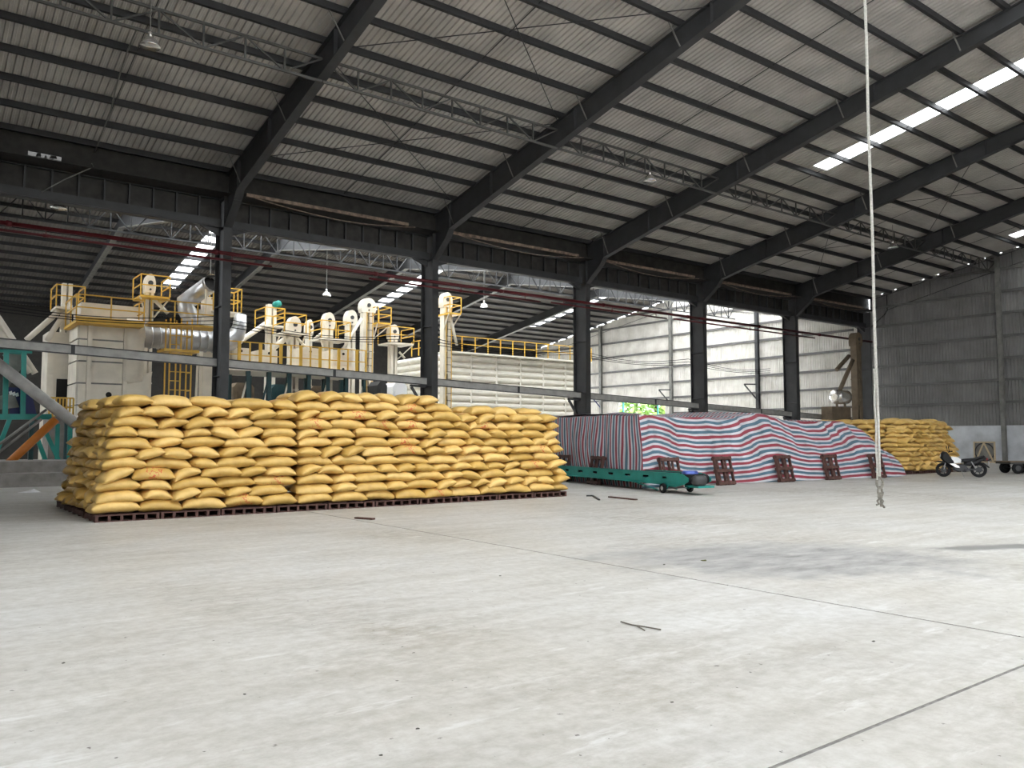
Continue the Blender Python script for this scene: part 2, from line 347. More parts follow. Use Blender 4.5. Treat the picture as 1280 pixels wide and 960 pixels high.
for i, x in enumerate(XC):
    if i < 1: continue
    t = empty('roof_rafter', (x, YC, 9.65), 'dark grey tapered steel ' + RAFTXT[i - 1], 'roof beam', 'tapered rafters of the hall roof')
    low = [(YC, 9.65), (29.95, 10.45), (29.68, 10.80), (RIDGE, ZR)]
    poly = [(x, y, z) for y, z in low] + [(x, RIDGE, zp(RIDGE)), (x, 31.0, zp(31.0))]
    MB().prism(poly, (.024, 0, 0), (-.012, 0, 0)).build('web', M_STEEL, t)
    fb = MB()
    for (ya, za), (yb, zb_) in zip(low[:-1], low[1:]):
        n = V((0, -(zb_ - za), yb - ya)).normalized() * .03
        fb.prism([(x - .15, ya, za), (x + .15, ya, za), (x + .15, yb, zb_), (x - .15, yb, zb_)], n, (0, 0, 0))
    fb.build('bottom_flange', M_STEEL, t)
    MB().prism([(x - .13, 31, zp(31) - .03), (x + .13, 31, zp(31) - .03), (x + .13, RIDGE, zp(RIDGE) - .03), (x - .13, RIDGE, zp(RIDGE) - .03)], (0, 0, .03), (0, 0, 0)).build('top_flange', M_STEEL, t)
    for Y in (29.7, 26.6, 21.4, 15.2):
        for s in (-1, 1): MB().box((x + s * .012, Y - .012, zbot(Y) + .02), (x + s * .13, Y + .012, zp(Y) - .02)).build('stiffener', M_STEEL, t)
    for Y in PY[1::3]:
        for s in (-1, 1): bar('fly_brace', (x + s * .1, Y, zbot(Y) + .05), (x + s * .55, Y + .05, zp(Y)), .05, .02, M_BEAM, t)
    # the slope behind the ridge
    MB().prism([(x, RIDGE, ZR), (x, RIDGE, zp(RIDGE)), (x, -15, zp(31)), (x, -15, zp(31) - 1.0)], (.024, 0, 0), (-.012, 0, 0)).build('rear_web', M_STEEL, t)
BAYTXT = ['beyond the edge', 'over the grain dryer', 'over the elevator towers', 'over the pale storage bin', 'over the green window', 'over the middle of the tarpaulin', 'next to the end wall']
for bi in range(len(XC) - 1):
    if bi < 1: continue
    x0, x1 = XC[bi] + .16, XC[bi + 1] - .16
    t = empty('eave_girder', ((x0 + x1) / 2, 31.5, 9.66), 'dark ribbed plate girder along the roof valley ' + BAYTXT[bi], 'girder', 'girders along the roof valley')
    MB().box((x0, 31.49, 9.69), (x1, 31.51, 10.75)).build('web', M_GUT, t)
    MB().box((x0, 31.33, 9.66), (x1, 31.67, 9.70)).build('flange', M_STEEL, t); MB().box((x0, 31.33, 10.75), (x1, 31.67, 10.78)).build('flange', M_STEEL, t)
    MB().box((x0, 31.30, 9.70), (x1, 31.33, 9.98)).build('fascia', M_STEEL, t)
    for k in range(1, 11): MB().box((x0 + (x1 - x0) * k / 11 - .03, 31.36, 9.70), (x0 + (x1 - x0) * k / 11 + .03, 31.49, 10.75)).build('stiffener', M_STEEL, t)
    for s, xe in ((1, x0), (-1, x1)): MB().prism([(xe, 31.42, 9.66), (xe + s * .75, 31.42, 9.66), (xe, 31.42, 9.36)], (0, .14, 0), (0, 0, 0)).build('end_bracket', M_STEEL, t)
gt = MB(); g0, g1 = XC[0], XEND
for a, b_ in (((30.55, 10.83), (32.5, 10.87)), ((30.55, 10.83), (30.59, 11.40)), ((32.46, 10.83), (32.5, 11.40))): gt.box((g0, a[0], a[1]), (g1, b_[0], b_[1]))
gut = empty('box_gutter', (23, 31.5, 10.83), 'long dark box gutter lying in the valley between both roofs', 'gutter')
MB().box((g0, 30.55, 10.84), (g1, 32.5, 10.88)).build('gutter_floor', M_GUT, gut)
HX0, HX1, HZ0, HZ1 = 3.15, 4.15, 11.0, 11.2          # a torn, leaking place where daylight shows
for a, b_ in (((g0, 10.88), (HX0, 11.85)), ((HX1, 10.88), (g1, 11.85)), ((HX0, 10.88), (HX1, HZ0)), ((HX0, HZ1), (HX1, 11.85))): MB().box((a[0], 31.1, a[1]), (b_[0], 31.14, b_[1])).build('gutter_side', M_GUT, gut)
for k, (xa, xb, za, zb_) in enumerate(((3.38, 3.55, 11.05, 11.2), (3.62, 3.72, 11.0, 11.16), (3.78, 4.02, 11.07, 11.2), (3.86, 3.92, 11.0, 11.1))): MB().prism([(xa, 31.11, za), (xb, 31.11, za + .03), (xb - .03, 31.11, zb_), (xa + .04, 31.11, zb_ - .02)], (0, .02, 0), (0, 0, 0)).build('torn_flap', M_GUT, gut)
MB().box((g0, 32.3, 10.88), (g1, 32.5, 11.95)).build('gutter_side', M_GUT, gut)
for bi in range(2, len(XC) - 1):
    random.seed(40 + bi); a = XC[bi] + .5; e = XC[bi + 1] - 1.1 - random.random()
    MB().box((a, 30.42, 10.80), (e, 30.53, 10.92)).build('rusty_lip', M_RUST, gut)
    c = MB().tube([(a + .3 + (e - a) * k / 12, 30.38, 10.76 - .28 * math.sin(math.pi * k / 12) + .03 * random.random()) for k in range(13)], .018, 6).build('loose_cable', M_RUST, gut)

# lattice trusses along the hall
def truss(x0, x1, Y, zl, zh, label, group, m, n=8):
    t = empty('lattice_truss', ((x0 + x1) / 2, Y, zl), label, 'truss', group)
    bar('chord', (x0, Y, zl), (x1, Y, zl), .07, .07, m, t); bar('chord', (x0, Y, zh), (x1, Y, zh), .07, .07, m, t)
    for k in range(n + 1):
        xa = x0 + (x1 - x0) * k / n
        if 0 < k < n: bar('upright', (xa, Y, zl), (xa, Y, zh), .05, .05, m, t)
        if k < n:
            xb = x0 + (x1 - x0) * (k + 1) / n
            bar('diagonal', (xa, Y, zl if k % 2 else zh), (xb, Y, zh if k % 2 else zl), .045, .045, m, t)
TRT = ['', 'with the nearest pendant lamp under it', 'left of the ceiling middle, without a lamp', 'in the ceiling middle with a small lamp', 'right of the ceiling middle beside the skylight strip', 'with a lamp near the hanging rope', 'reaching the end wall']
for bi in range(1, len(XC) - 1): truss(XC[bi] + .02, XC[bi + 1] - .02, 22.45, 12.3, 13.0, 'grey lattice truss ' + TRT[bi], 'lattice trusses under the roof', M_TRUSS)

# ------------------------------------------------------------------ roof of the machine hall behind
RL, ZL = 50.0, 13.6; K1, K2 = .178, .15
def zlb(Y): return ZL - (K1 * (RL - Y) if Y < RL else K2 * (Y - RL))
def zlp(Y): return zlb(Y) + .75
cl = empty('ceiling', (0, 0, 0), kind='structure')
YB = 70.0
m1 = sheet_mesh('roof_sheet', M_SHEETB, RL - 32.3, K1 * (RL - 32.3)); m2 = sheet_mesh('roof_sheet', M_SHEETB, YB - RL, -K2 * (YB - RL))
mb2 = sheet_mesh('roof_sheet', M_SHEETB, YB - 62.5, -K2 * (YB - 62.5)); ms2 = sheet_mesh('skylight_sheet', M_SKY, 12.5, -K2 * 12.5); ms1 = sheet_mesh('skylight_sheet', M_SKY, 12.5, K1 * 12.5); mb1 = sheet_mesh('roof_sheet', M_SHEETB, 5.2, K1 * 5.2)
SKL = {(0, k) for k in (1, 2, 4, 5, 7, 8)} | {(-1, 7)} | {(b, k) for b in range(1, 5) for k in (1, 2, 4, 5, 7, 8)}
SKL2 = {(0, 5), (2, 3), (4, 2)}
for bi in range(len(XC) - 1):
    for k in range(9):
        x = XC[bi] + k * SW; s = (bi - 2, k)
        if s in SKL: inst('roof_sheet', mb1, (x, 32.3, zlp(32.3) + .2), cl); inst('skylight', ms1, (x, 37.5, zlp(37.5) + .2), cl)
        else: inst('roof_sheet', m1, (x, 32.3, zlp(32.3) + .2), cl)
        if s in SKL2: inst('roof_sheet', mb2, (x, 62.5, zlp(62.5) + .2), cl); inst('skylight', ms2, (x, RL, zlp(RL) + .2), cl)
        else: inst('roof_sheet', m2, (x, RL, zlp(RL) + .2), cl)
pur2 = cee('purlin', BAY, M_PURLIN, .2, .12)
PY2 = [33.2 + 1.5 * i for i in range(25)]
for bi in range(len(XC) - 1):
    for Y in PY2: inst('purlin', pur2, (XC[bi], Y, zlp(Y)), cl)
for i, x in enumerate(XC):
    if i < 1: continue
    t = empty('roof_rafter', (x, 32, 9.65), 'grey rafter of the machine hall roof ' + ['beyond the edge', 'above the dryer platform', 'behind the first column', 'above the elevator towers', 'above the storage bin', 'above the green window', 'on the pale end wall'][i - 1], 'roof beam', 'rafters of the machine hall')
    low = [(32, 9.65), (33.2, 10.55), (RL, ZL), (YB, zlb(YB))]
    MB().prism([(x, y, z) for y, z in low] + [(x, YB, zlp(YB)), (x, RL, zlp(RL)), (x, 32, zlp(32))], (.024, 0, 0), (-.012, 0, 0)).build('web', M_STEEL, t)
    fb = MB()
    for (ya, za), (yb, zb_) in zip(low[:-1], low[1:]):
        n = V((0, -(zb_ - za), yb - ya)).normalized() * .03
        fb.prism([(x - .15, ya, za), (x + .15, ya, za), (x + .15, yb, zb_), (x - .15, yb, zb_)], n, (0, 0, 0))
    fb.build('bottom_flange', M_BEAM, t)
for bi in range(1, len(XC) - 1): truss(XC[bi] + .02, XC[bi + 1] - .02, 43, 11.7, 12.9, 'thin lattice truss in the machine hall ' + BAYTXT[bi], 'trusses of the machine hall', M_PURLIN, 10)

# ------------------------------------------------------------------ end wall
XW = XEND - .05
def wall_sheet(name, m, z0, z1, w=1.0, ribs=5, h=.055):
    p = w / ribs; pr = []
    for i in range(ribs): pr += [(i * p, 0), (i * p + .62 * p, 0), (i * p + .7 * p, h), (i * p + .92 * p, h)]
    pr.append((w, 0)); k = len(pr)
    return MB().add([(-x, y, z0) for y, x in pr] + [(-x, y, z1) for y, x in pr], [(i, i + 1, k + i + 1, k + i) for i in range(k - 1)]).mesh(name, m)
wr = empty('wall_right', (0, 0, 0), kind='structure')
GZ = [3.8, 5.24, 6.64, 8.05, 9.54, 10.95, 12.4, 13.8]
for k in range(46):
    y = -15 + k; top = min(zp(max(y, 0)), zp(31 - 0) + KR * (min(y, RIDGE) + 15) if y < RIDGE else zp(y)) + .15
    inst('wall_sheet', wall_sheet('wall_sheet', M_WALL, 2.38, top), (XW, y, 0), wr)
MB().box((XW - .12, -15, 0), (XW + .1, 31.2, 2.38)).build('plinth_wall', M_PLASTER, wr)
for z in GZ:
    yy = min(31.0, 31 - (z - 11.65) / KR) if z > 11.65 else 31.0
    ys = [-15, -5.9, 3.4, 12.8, 22.2, yy]
    for a, b_ in zip(ys[:-1], ys[1:]):
        if b_ > a: MB().box((XW - .16, a + .12, z), (XW - .05, b_ - .12, z + .16)).build('girt', M_GIRT, wr)
for y in (12.8, 22.2):
    g = MB().box((XW - .42, y - .12, 0), (XW - .39, y + .12, zp(y) - .1)); g.box((XW - .39, y - .012, 0), (XW - .17, y + .012, zp(y) - .1)); g.box((XW - .2, y - .12, 0), (XW - .17, y + .12, zp(y) - .1)); g.build('wall_post', M_BEAM, wr)
wf = empty('wall_far', (0, 0, 0), kind='structure')
WY0, WY1, WZ0, WZ1 = 51.9, 56.4, 1.2, 5.1
for k in range(39):
    y = 32 + k - .0; zt = zlp(y + .5) + .1; mm = M_WALLW
    if WY0 - .5 < y + .5 < WY1 + .2: inst('wall_sheet', wall_sheet('wall_sheet', mm, WZ1, zt), (XW, y, 0), wf)
    else: inst('wall_sheet', wall_sheet('wall_sheet', mm, .0, zt), (XW, y, 0), wf)
for z in GZ[:7] + [13.4]:
    a0 = 32.2 if z < 11 else RL - (14.3 - z) / K1; a1 = 69.8 if z < 11.3 else RL + (14.3 - z) / K2
    ys = [v for v in (32.2, 40.65, 50.0, 59.3, 69.8)]
    for a, b_ in zip(ys[:-1], ys[1:]):
        a, b_ = max(a, a0), min(b_, a1)
        if b_ - a > .6 and not (z < WZ1 - .1 and a < 54 < b_): MB().box((XW - .16, a + .1, z), (XW - .05, b_ - .1, z + .17)).build('girt', M_GIRT, wf)
for y, mm in ((40.65, M_STEEL), (50.0, M_BEAM), (59.3, M_BEAM)):
    g = MB().box((XW - .42, y - .14, 0), (XW - .39, y + .14, zlp(y))); g.box((XW - .39, y - .012, 0), (XW - .17, y + .012, zlp(y))); g.box((XW - .2, y - .14, 0), (XW - .17, y + .14, zlp(y))); g.build('wall_post', mm, wf)
    for zz in (6.0,):
        mb_ = M_BLUE if y > 55 else M_STEEL
        bar('bracket_arm', (XW - .4, y, zz), (XW - .4 - .9, y + .6, zz), .08, .1, mb_, wf); bar('bracket_arm', (XW - .4, y, zz - 1.3), (XW - .4 - .9, y + .6, zz), .08, .1, mb_, wf)
win = empty('window_1', (XW, (WY0 + WY1) / 2, WZ0), kind='structure')
bar('window_frame', (XW - .05, WY1, WZ0), (XW - .05, WY1, WZ1), .16, .12, M_TEAL, win); bar('window_frame', (XW - .05, WY0, WZ0), (XW - .05, WY0, WZ1), .12, .12, M_TEAL, win)
bar('window_frame', (XW - .05, WY0, WZ1), (XW - .05, WY1, WZ1), .1, .08, M_TEAL, win)
MB().box((XW - .05, WY0 - .1, 0), (XW + .05, WY1 + .1, WZ0)).build('window_sill', M_WALLW, win)
wb = empty('wall_back', (0, 0, 0), kind='structure')
for a, b_ in ((XC[0], 38.5), (56.2, XEND)): MB().box((a, YB, 0), (b_, YB + .1, zlp(YB) + .4)).build('wall_sheet', M_BACK, wb)
MB().box((38.5, YB, 8.2), (56.2, YB + .1, zlp(YB) + .4)).build('wall_sheet', M_BACK, wb)
wfr = empty('wall_front', (0, 0, 0), kind='structure')
MB().box((XC[0], -15.1, 4.6), (XEND, -15, zp(31) + .1)).build('wall_sheet', M_WALL, wfr)
for a, b_ in ((XC[0], XC[1]), (XC[4], XEND)): MB().box((a, -15.1, 0), (b_, -15, 4.6)).build('wall_sheet', M_WALL, wfr)
for x in XC: MB().box((x - .2, -15.4, 0), (x + .2, -15.1, zp(31))).build('wall_post', M_STEEL, wfr)

# ------------------------------------------------------------------ red fire pipes and the sloping channel beam on the column row
def pipe(name, p0, p1, r, m, label, group=None, hang=()):
    t = empty(name, V(p0), label, 'pipe', group)
    MB().tube([p0, p1], r, 10).build('pipe_run', m, t, True)
    d = (V(p1) - V(p0)); n = max(2, int(d.length / 6))
    for k in range(1, n):
        c = V(p0) + d * k / n; MB().tube([c - d.normalized() * .09, c + d.normalized() * .09], r * 1.35, 10).build('coupling', m, t, True)
    return t
pipe('fire_pipe', (-4, 30.55, 8.5), (55.8, 30.55, 8.5), .075, M_RED, 'long dark red pipe crossing in front of every column')
for (x0, x1, tx) in ((-4, 11.4, 'below the long pipe left of the first column'), (15.6, 24.9, 'below the long pipe over the storage bin'), (25.6, 34.0, 'below the long pipe over the pale end wall'), (34.6, 48.5, 'below the long pipe beside the fifth column')):
    pipe('branch_pipe', (x0, 30.5, 8.28 if x0 < 0 else 8.26), (x1, 30.5, 8.22), .045, M_RED, 'thinner dark red pipe ' + tx, 'thin red pipes')
    for k in range(3):
        xx = x0 + (x1 - x0) * (.1 + .4 * k); bar('hanger', (xx, 30.5, 8.24), (xx, 30.52, 8.46), .02, .03, M_RED, bpy.data.objects[[o.name for o in S.objects if o.name.startswith('branch_pipe')][-1]])
def zbm(x): return 4.60 - .0343 * x
BT = ['under the grain dryer railing', 'in front of the elevator towers', 'crossing the pale storage bin', 'crossing the pale end wall over the window', 'behind the middle of the tarpaulin', 'nearest the end wall']
for i in range(1, 7):
    x0, x1 = XC[i] + .17, XC[i + 1] - .17
    t = empty('channel_beam', (x0, 31.55, zbm(x0)), 'grey sloping channel beam ' + BT[i - 1], 'beam', 'sloping beams between the columns')
    def sl(y0, y1, a, b_): return MB().prism([(x0, y0, zbm(x0) + a), (x1, y0, zbm(x1) + a), (x1, y0, zbm(x1) + b_), (x0, y0, zbm(x0) + b_)], (0, y1 - y0, 0), (0, 0, 0))
    sl(31.40, 31.42, .02, .30).build('web', M_CHAN, t); sl(31.33, 31.55, .30, .325).build('flange', M_STEEL, t); sl(31.33, 31.55, -.005, .02).build('flange', M_STEEL, t)
    xm = (x0 + x1) / 2 - .8 + .4 * i; MB().box((xm - .06, 31.385, zbm(xm) + .02), (xm + .06, 31.40, zbm(xm) + .30)).build('splice_plate', M_STEEL, t)
    if i >= 2:
        zz = zbm(x1) - .01
        bar('bracket_arm', (x1, 31.5, zz - .06), (x1 - .8, 31.5, zz - .04), .12, .1, M_STEEL, t); bar('bracket_arm', (x1, 31.5, zz - 1.15), (x1 - .75, 31.5, zz - .1), .1, .1, M_STEEL, t)
for k, dz in enumerate((0, .16, .33)):
    pts = []
    for i in range(1, 6):
        for j in range(8):
            f = j / 8; pts.append((XC[i] + BAY * f, 32.3, 6.0 + dz - .25 * math.sin(math.pi * f) * (1 + .3 * k)))
    tag(MB().tube(pts, .016, 5).build('power_cable', M_BLACK), ('lowest', 'middle', 'topmost')[k] + ' of three thin black cables sagging behind the columns', 'cable', 'cables behind the columns')

# ------------------------------------------------------------------ pendant lamps
def lamp(p, drop, label, s=1.0):
    p = V(p); t = empty('pendant_lamp', p, label, 'lamp', 'pendant lamps under the roofs')
    MB().lathe(p, (0, 0, 1), [(0, .27 * s), (.02, .275 * s), (.10, .24 * s), (.2, .16 * s), (.27, .07 * s), (.28, .02)], 20).build('shade', M_ALU, t, True)
    MB().lathe(p + V((0, 0, .27 * s)), (0, 0, 1), [(0, .06), (.12, .06), (.15, .03)], 12).build('lamp_holder', M_ALU, t, True)
    MB().tube([p + V((0, 0, .4 * s)), p + V((0, 0, drop))], .014, 6).build('rod', M_BEAM, t)
lamp((4.92, 22.3, 11.84), 1.5, 'aluminium pendant lamp nearest the camera, below the lattice truss')
lamp((23.98, 22.3, 11.95), 1.3, 'small aluminium pendant lamp under the truss in the ceiling middle')
lamp((43.28, 22.3, 12.0), 1.3, 'small aluminium pendant lamp close to the hanging rope')
lamp((4.3, 32.4, 9.7), 1.2, 'pale pendant lamp below the roof valley above the red pipes')
lamp((20.3, 45.2, 10.1), 3.45, 'pendant lamp hanging low over the elevator towers')
lamp((31.9, 45.2, 10.6), 2.95, 'pendant lamp hanging on a long rod over the storage bin')

def roofpt(x, y, d=.05):          # the point on the underside of the purlins seen there
    r = ray(x, y); k = (11.65 - d + KR * 31 - CAM.z) / (r.z + KR * r.y); return CAM + r * k
t = empty('roof_conduit', roofpt(140, 130), 'thin pale conduit running down under the roof from the nearest lamp', 'conduit')
cp = [roofpt(*q) for q in ((172, 34), (160, 62), (150, 92), (143, 118), (139, 136), (130, 160), (120, 186), (112, 200))]
MB().tube(cp, .022, 6).build('conduit_run', M_BEAM, t)
ce = cp[-1]; MB().tube([ce, V((ce.x - .05, 30.6, 10.9)), V((ce.x - .9, 30.9, 10.35)), V((ce.x - 1.5, 31.25, 9.9))], .02, 6).build('conduit_tail', M_BEAM, t)

# ------------------------------------------------------------------ hanging rope
rp = gnd(1098, 640); rp = CAM + _R * 3.16 + _F * 7.0; rx, ry = rp.x, rp.y
t = empty('hanging_rope', (rx, ry, .91), 'pale rope hanging straight down in the foreground with a knotted end', 'rope')
MB().tube([(rx + .006 * math.sin(k * .9), ry, 1.18 + (zp(8.2) - 1.3) * k / 60) for k in range(61)], .0125, 8).build('rope_strand', M_ROPE, t, True)
MB().tube([(rx - .02 + .006 * math.sin(k), ry + .01, 1.15 + .06 * k) for k in range(17)], .008, 6).build('second_strand', M_ROPE, t, True)
def loopy(z0, r, h, tilt, n=14): return [(rx + _R.x * r * math.cos(2 * math.pi * k / n) + tilt * (k / n), ry + _R.y * r * math.cos(2 * math.pi * k / n), z0 + h * math.sin(2 * math.pi * k / n)) for k in range(n + 1)]
MB().tube(loopy(1.125, .026, .045, .0), .011, 6).build('loop', M_ROPED, t, True)
MB().tube(loopy(1.05, .018, .04, .01), .011, 6).build('loop', M_ROPED, t, True)
MB().lathe((rx, ry, .985), (0, 0, 1), [(0, .008), (.015, .022), (.045, .02), (.06, .008)], 10).build('knot', M_ROPED, t, True)
for s in (-1, 1, .2): MB().tube([(rx, ry, 1.0), (rx + _R.x * .025 * s, ry + _R.y * .025 * s, .97), (rx + _R.x * .012 * s, ry + _R.y * .012 * s, .945), (rx + _R.x * .035 * s, ry + _R.y * .035 * s, .925 - .012 * s)], .009, 6).build('frayed_end', M_ROPED, t, True)

# ------------------------------------------------------------------ sacks
def pillow(L, Wd, Hh, seed, nu=16, nv=10, bend=.0, pinch=.12, up=5.5, bv=.0):
    rnd = random.Random(seed); b = MB(); off = V((rnd.random() * 50, rnd.random() * 50, 0)); idx = {}
    for side in (1, -1):
        for i in range(nu + 1):
            for j in range(nv + 1):
                edge = i in (0, nu) or j in (0, nv)
                if edge and side < 0: idx[side, i, j] = idx[1, i, j]; continue
                u = math.sin((i / nu - .5) * math.pi * .99) / math.sin(math.pi * .495); v = math.sin((j / nv - .5) * math.pi * .99) / math.sin(math.pi * .495)
                x = u * L / 2 * (1 - .05 * (1 - abs(v) ** 2)); y = v * Wd / 2 * (1 - pinch * abs(u) ** 3)
                h = Hh / 2 * max(0, 1 - abs(u) ** up) ** .55 * max(0, 1 - abs(v) ** 2.2) ** .5
                n = noise.noise(V((x * 5, y * 5, side * 3)) + off); cr = abs(noise.noise(V((x * 3, y * 13, 7)) + off)) * abs(u) ** 2
                z = side * h * (1 + .20 * n - .30 * cr) * (1.0 if side > 0 else .92)
                z += -bend * (abs(u) ** 2.5 - .3) - bv * (abs(v) ** 2.5 - .3) + .02 * noise.noise(V((x * 2.5, y * 2.5, 11)) + off)
                idx[side, i, j] = len(b.v); b.v.append(V((x, y, z)))
    for side in (1, -1):
        for i in range(nu):
            for j in range(nv):
                q = (idx[side, i, j], idx[side, i + 1, j], idx[side, i + 1, j + 1], idx[side, i, j + 1]); b.f.append(q if side > 0 else q[::-1])
    return b
LONG = [pillow(.84, .53, .25, 100 + i, bend=random.uniform(.02, .08), up=7, bv=random.uniform(.0, .04)) for i in range(9)]
HEAD = [pillow(.80, .575, .245, 200 + i, bend=random.uniform(-.02, .03), pinch=.15, up=4, bv=random.uniform(.02, .085)) for i in range(9)]
def meshes(src, nm): return [[b.mesh(nm, M_SACK, smooth=True) for b in src], [b.mesh(nm, M_SACKR, smooth=True) for b in src]]
ML = meshes(LONG, 'long_sack'); MH = meshes(HEAD, 'end_on_sack')
PALZ = .135; NR = 11; PITCHZ = .197
SX0, SX1, SY, SYB = 2.86, 14.2, 16.2, 20.35
core = MB()
def core_add(src, loc, rz, tilt=0, sc=1):
    M = Matrix.Translation(loc) @ Matrix.Rotation(rz, 4, 'Z') @ Matrix.Rotation(tilt, 4, 'X') @ Matrix.Scale(sc, 4); core.add([M @ p for p in src.v], src.f)
LO = [pillow(.78, .51, .23, 300 + i, 10, 8) for i in range(4)]
SG = 'yellow sacks of the large front stack'
SKM = None
def sack(me, loc, rot, label):
    o = inst('grain_sack', me, loc, None, rot); return tag(o, label, 'sack', SG)
rnd = random.Random(21)
SEAM = 6.72
def top_rows(x):          # how many rows the stack has at x
    if x < 6.7: return 11
    if x < 10.4: return 12
    if x < 11.2: return 10
    return 11 if x < 12.7 else 10
count_front = 0
for r in range(12):
    z = PALZ + .108 + r * PITCHZ; ins = .036 * r; row = 0
    xl, xr = SX0 + ins * (1.0 if r < 9 else 1.1), SX1 - ins * 1.05
    y0 = SY + .012 * r
    for a, e in ((xl, SEAM - .02), (SEAM + .03, xr)):
        x = a + rnd.uniform(-.02, .03); stretch = (r % 2 == 0)
        while x < e - .2:
            wide = stretch if rnd.random() > .14 else not stretch
            w = rnd.uniform(.74, .84) if wide else rnd.uniform(.46, .56)
            if e - x - w < .3: w = e - x if e - x < .95 else w
            xm = x + w / 2
            if r < top_rows(xm):
                red = rnd.random() < .13; dz = -.03 if r >= 10 and xm > 11 else 0
                if w > .66:
                    me = ML[red][rnd.randrange(9)]; rot = (rnd.uniform(-.08, .08), rnd.uniform(-.06, .06), rnd.uniform(-.06, .06) + (math.pi if rnd.random() < .5 else 0)); yy = y0 + .27 + rnd.uniform(-.06, .05)
                else:
                    me = MH[red][rnd.randrange(9)]; rot = (rnd.uniform(-.07, .05), 0, math.pi / 2 + rnd.uniform(-.14, .14)); yy = y0 + .36 + rnd.uniform(-.08, .05)
                    tl = rnd.choice((rnd.uniform(-.22, .0), rnd.uniform(.05, .42), rnd.uniform(.0, .2)))
                    rot = (Matrix.Rotation(-tl, 3, 'Y') @ Matrix.Rotation(rot[2], 3, 'Z')).to_euler()
                o = sack(me, (xm, yy, z + dz + rnd.uniform(-.012, .012)), rot, f'yellow sack on the front face, {nth(r)} row up, {nth(row)} from the shaded end')
                sc = w / (.80 if w > .66 else .50); o.scale = (sc, 1, 1) if w > .66 else (1, sc, 1.0)
                row += 1; count_front += 1
                core_add(LO[rnd.randrange(4)], V((xm, yy + .62, z)), rnd.choice((0, math.pi / 2)))
            x += w
# the shaded end of the stack
count_end = 0
for r in range(11):
    z = PALZ + .108 + r * PITCHZ; ins = .036 * r; y = SY + .42 + .012 * r; n = 0
    ye = SYB - .02 * r
    while y < ye - .3:
        wide = (r % 2 == 1) if rnd.random() > .15 else (r % 2 == 0)
        w = rnd.uniform(.74, .84) if wide else rnd.uniform(.48, .56); ym = y + w / 2
        if wide: me = ML[0][rnd.randrange(9)]; rot = (rnd.uniform(-.25, .25), rnd.uniform(-.12, .12), math.pi / 2 + rnd.uniform(-.2, .2)); xx = SX0 + ins + .26
        else: me = MH[0][rnd.randrange(9)]; xx = SX0 + ins + .34; rot = (Matrix.Rotation(rnd.uniform(-.25, .25), 3, 'X') @ Matrix.Rotation(rnd.uniform(-.12, .12), 3, 'Z')).to_euler()
        loc = V((xx + rnd.uniform(-.10, .10), ym, z + rnd.uniform(-.015, .015)))
        if count_front + count_end < 297: sack(me, loc, rot, f'shaded yellow sack on the end face, {nth(r)} row up, {nth(n)} from the front'); count_end += 1
        else: core_add(LO[rnd.randrange(4)], loc, rot[2])
        core_add(LO[rnd.randrange(4)], loc + V((.6, 0, 0)), rnd.choice((0, math.pi / 2)))
        n += 1; y += w
# inside and top of the stack, the back row and the far end
for r in range(11):
    z = PALZ + .108 + r * PITCHZ; ins = .036 * r
    for k in range(8): core_add(LO[k % 4], V((SX1 - ins - .4, SY + .9 + k * .45, z)), rnd.choice((0, math.pi / 2)))
for x in range(13):
    for y in range(5):
        xx = 3.9 + x * .78; yy = 17.2 + y * .62
        if xx < 13.4: core_add(LO[(x + y) % 4], V((xx, yy, PALZ + .1 + (min(top_rows(xx), 11) - 1) * PITCHZ)), rnd.choice((0, .1, -.1)))
print('sacks', count_front, count_end)
tag(core.build('sack_heap', M_SACK, None, True), 'yellow sacks filling the inside and back of the large stack', 'sacks', kind='stuff')

# the stack by the end wall, too far to tell its sacks one by one
core = MB(); rnd = random.Random(5)
far_n = [0]; far_k = {}
def far_block(x0, x1, y0, y1, rows, taper):
    for r in range(rows):
        z = PALZ + .1 + r * .2; i_ = taper * r
        for face in ('front', 'end'):
            a, e = (x0 + i_, x1 - i_) if face == 'front' else (y0 + .3 + i_, y1)
            p = a
            while p < e - .2:
                wide = (r % 2 == 0) ^ (rnd.random() < .15); w = rnd.uniform(.80, .88) if wide else rnd.uniform(.53, .60); c = p + w / 2
                if face == 'front':
                    loc = V((c, y0 + rnd.uniform(-.07, .07) + i_ + (.25 if wide else .35), z + rnd.uniform(-.015, .015))); rz = (0 if wide else math.pi / 2) + rnd.uniform(-.1, .1); tl = 0 if wide else rnd.uniform(-.4, .4)
                    if x0 < 36 and r >= 3 and far_n[0] < 38:
                        me = (ML if wide else MH)[0][rnd.randrange(9)]
                        o = inst('grain_sack', me, loc, None, (Matrix.Rotation(rz, 3, 'Z') @ Matrix.Rotation(tl, 3, 'X')).to_euler())
                        k = far_k.get(r, 0); far_k[r] = k + 1; far_n[0] += 1
                        tag(o, f'distant yellow sack facing the motorcycle, {nth(r)} row up, {nth(k)} from the tarpaulin', 'sack', 'yellow sacks of the distant stack')
                    else: core_add(rnd.choice(LONG if wide else HEAD), loc, rz, tl)
                else: core_add(rnd.choice(LONG if wide else HEAD), V((x0 + rnd.uniform(-.07, .07) + i_ + (.25 if wide else .35), c, z + rnd.uniform(-.015, .015))), (math.pi / 2 if wide else 0) + rnd.uniform(-.1, .1), rnd.uniform(-.15, .15))
                p += w
    for k in range(40): core_add(rnd.choice(LO), V((rnd.uniform(x0 + .7, x1 - .7), rnd.uniform(y0 + .8, y1), PALZ + .1 + (rows - 1) * .2 + rnd.uniform(-.05, .1))), rnd.uniform(0, 3))
far_block(34.4, 37.7, 17.4, 24.5, 11, .03)
far_block(37.75, 40.2, 17.7, 24.5, 11, .045)
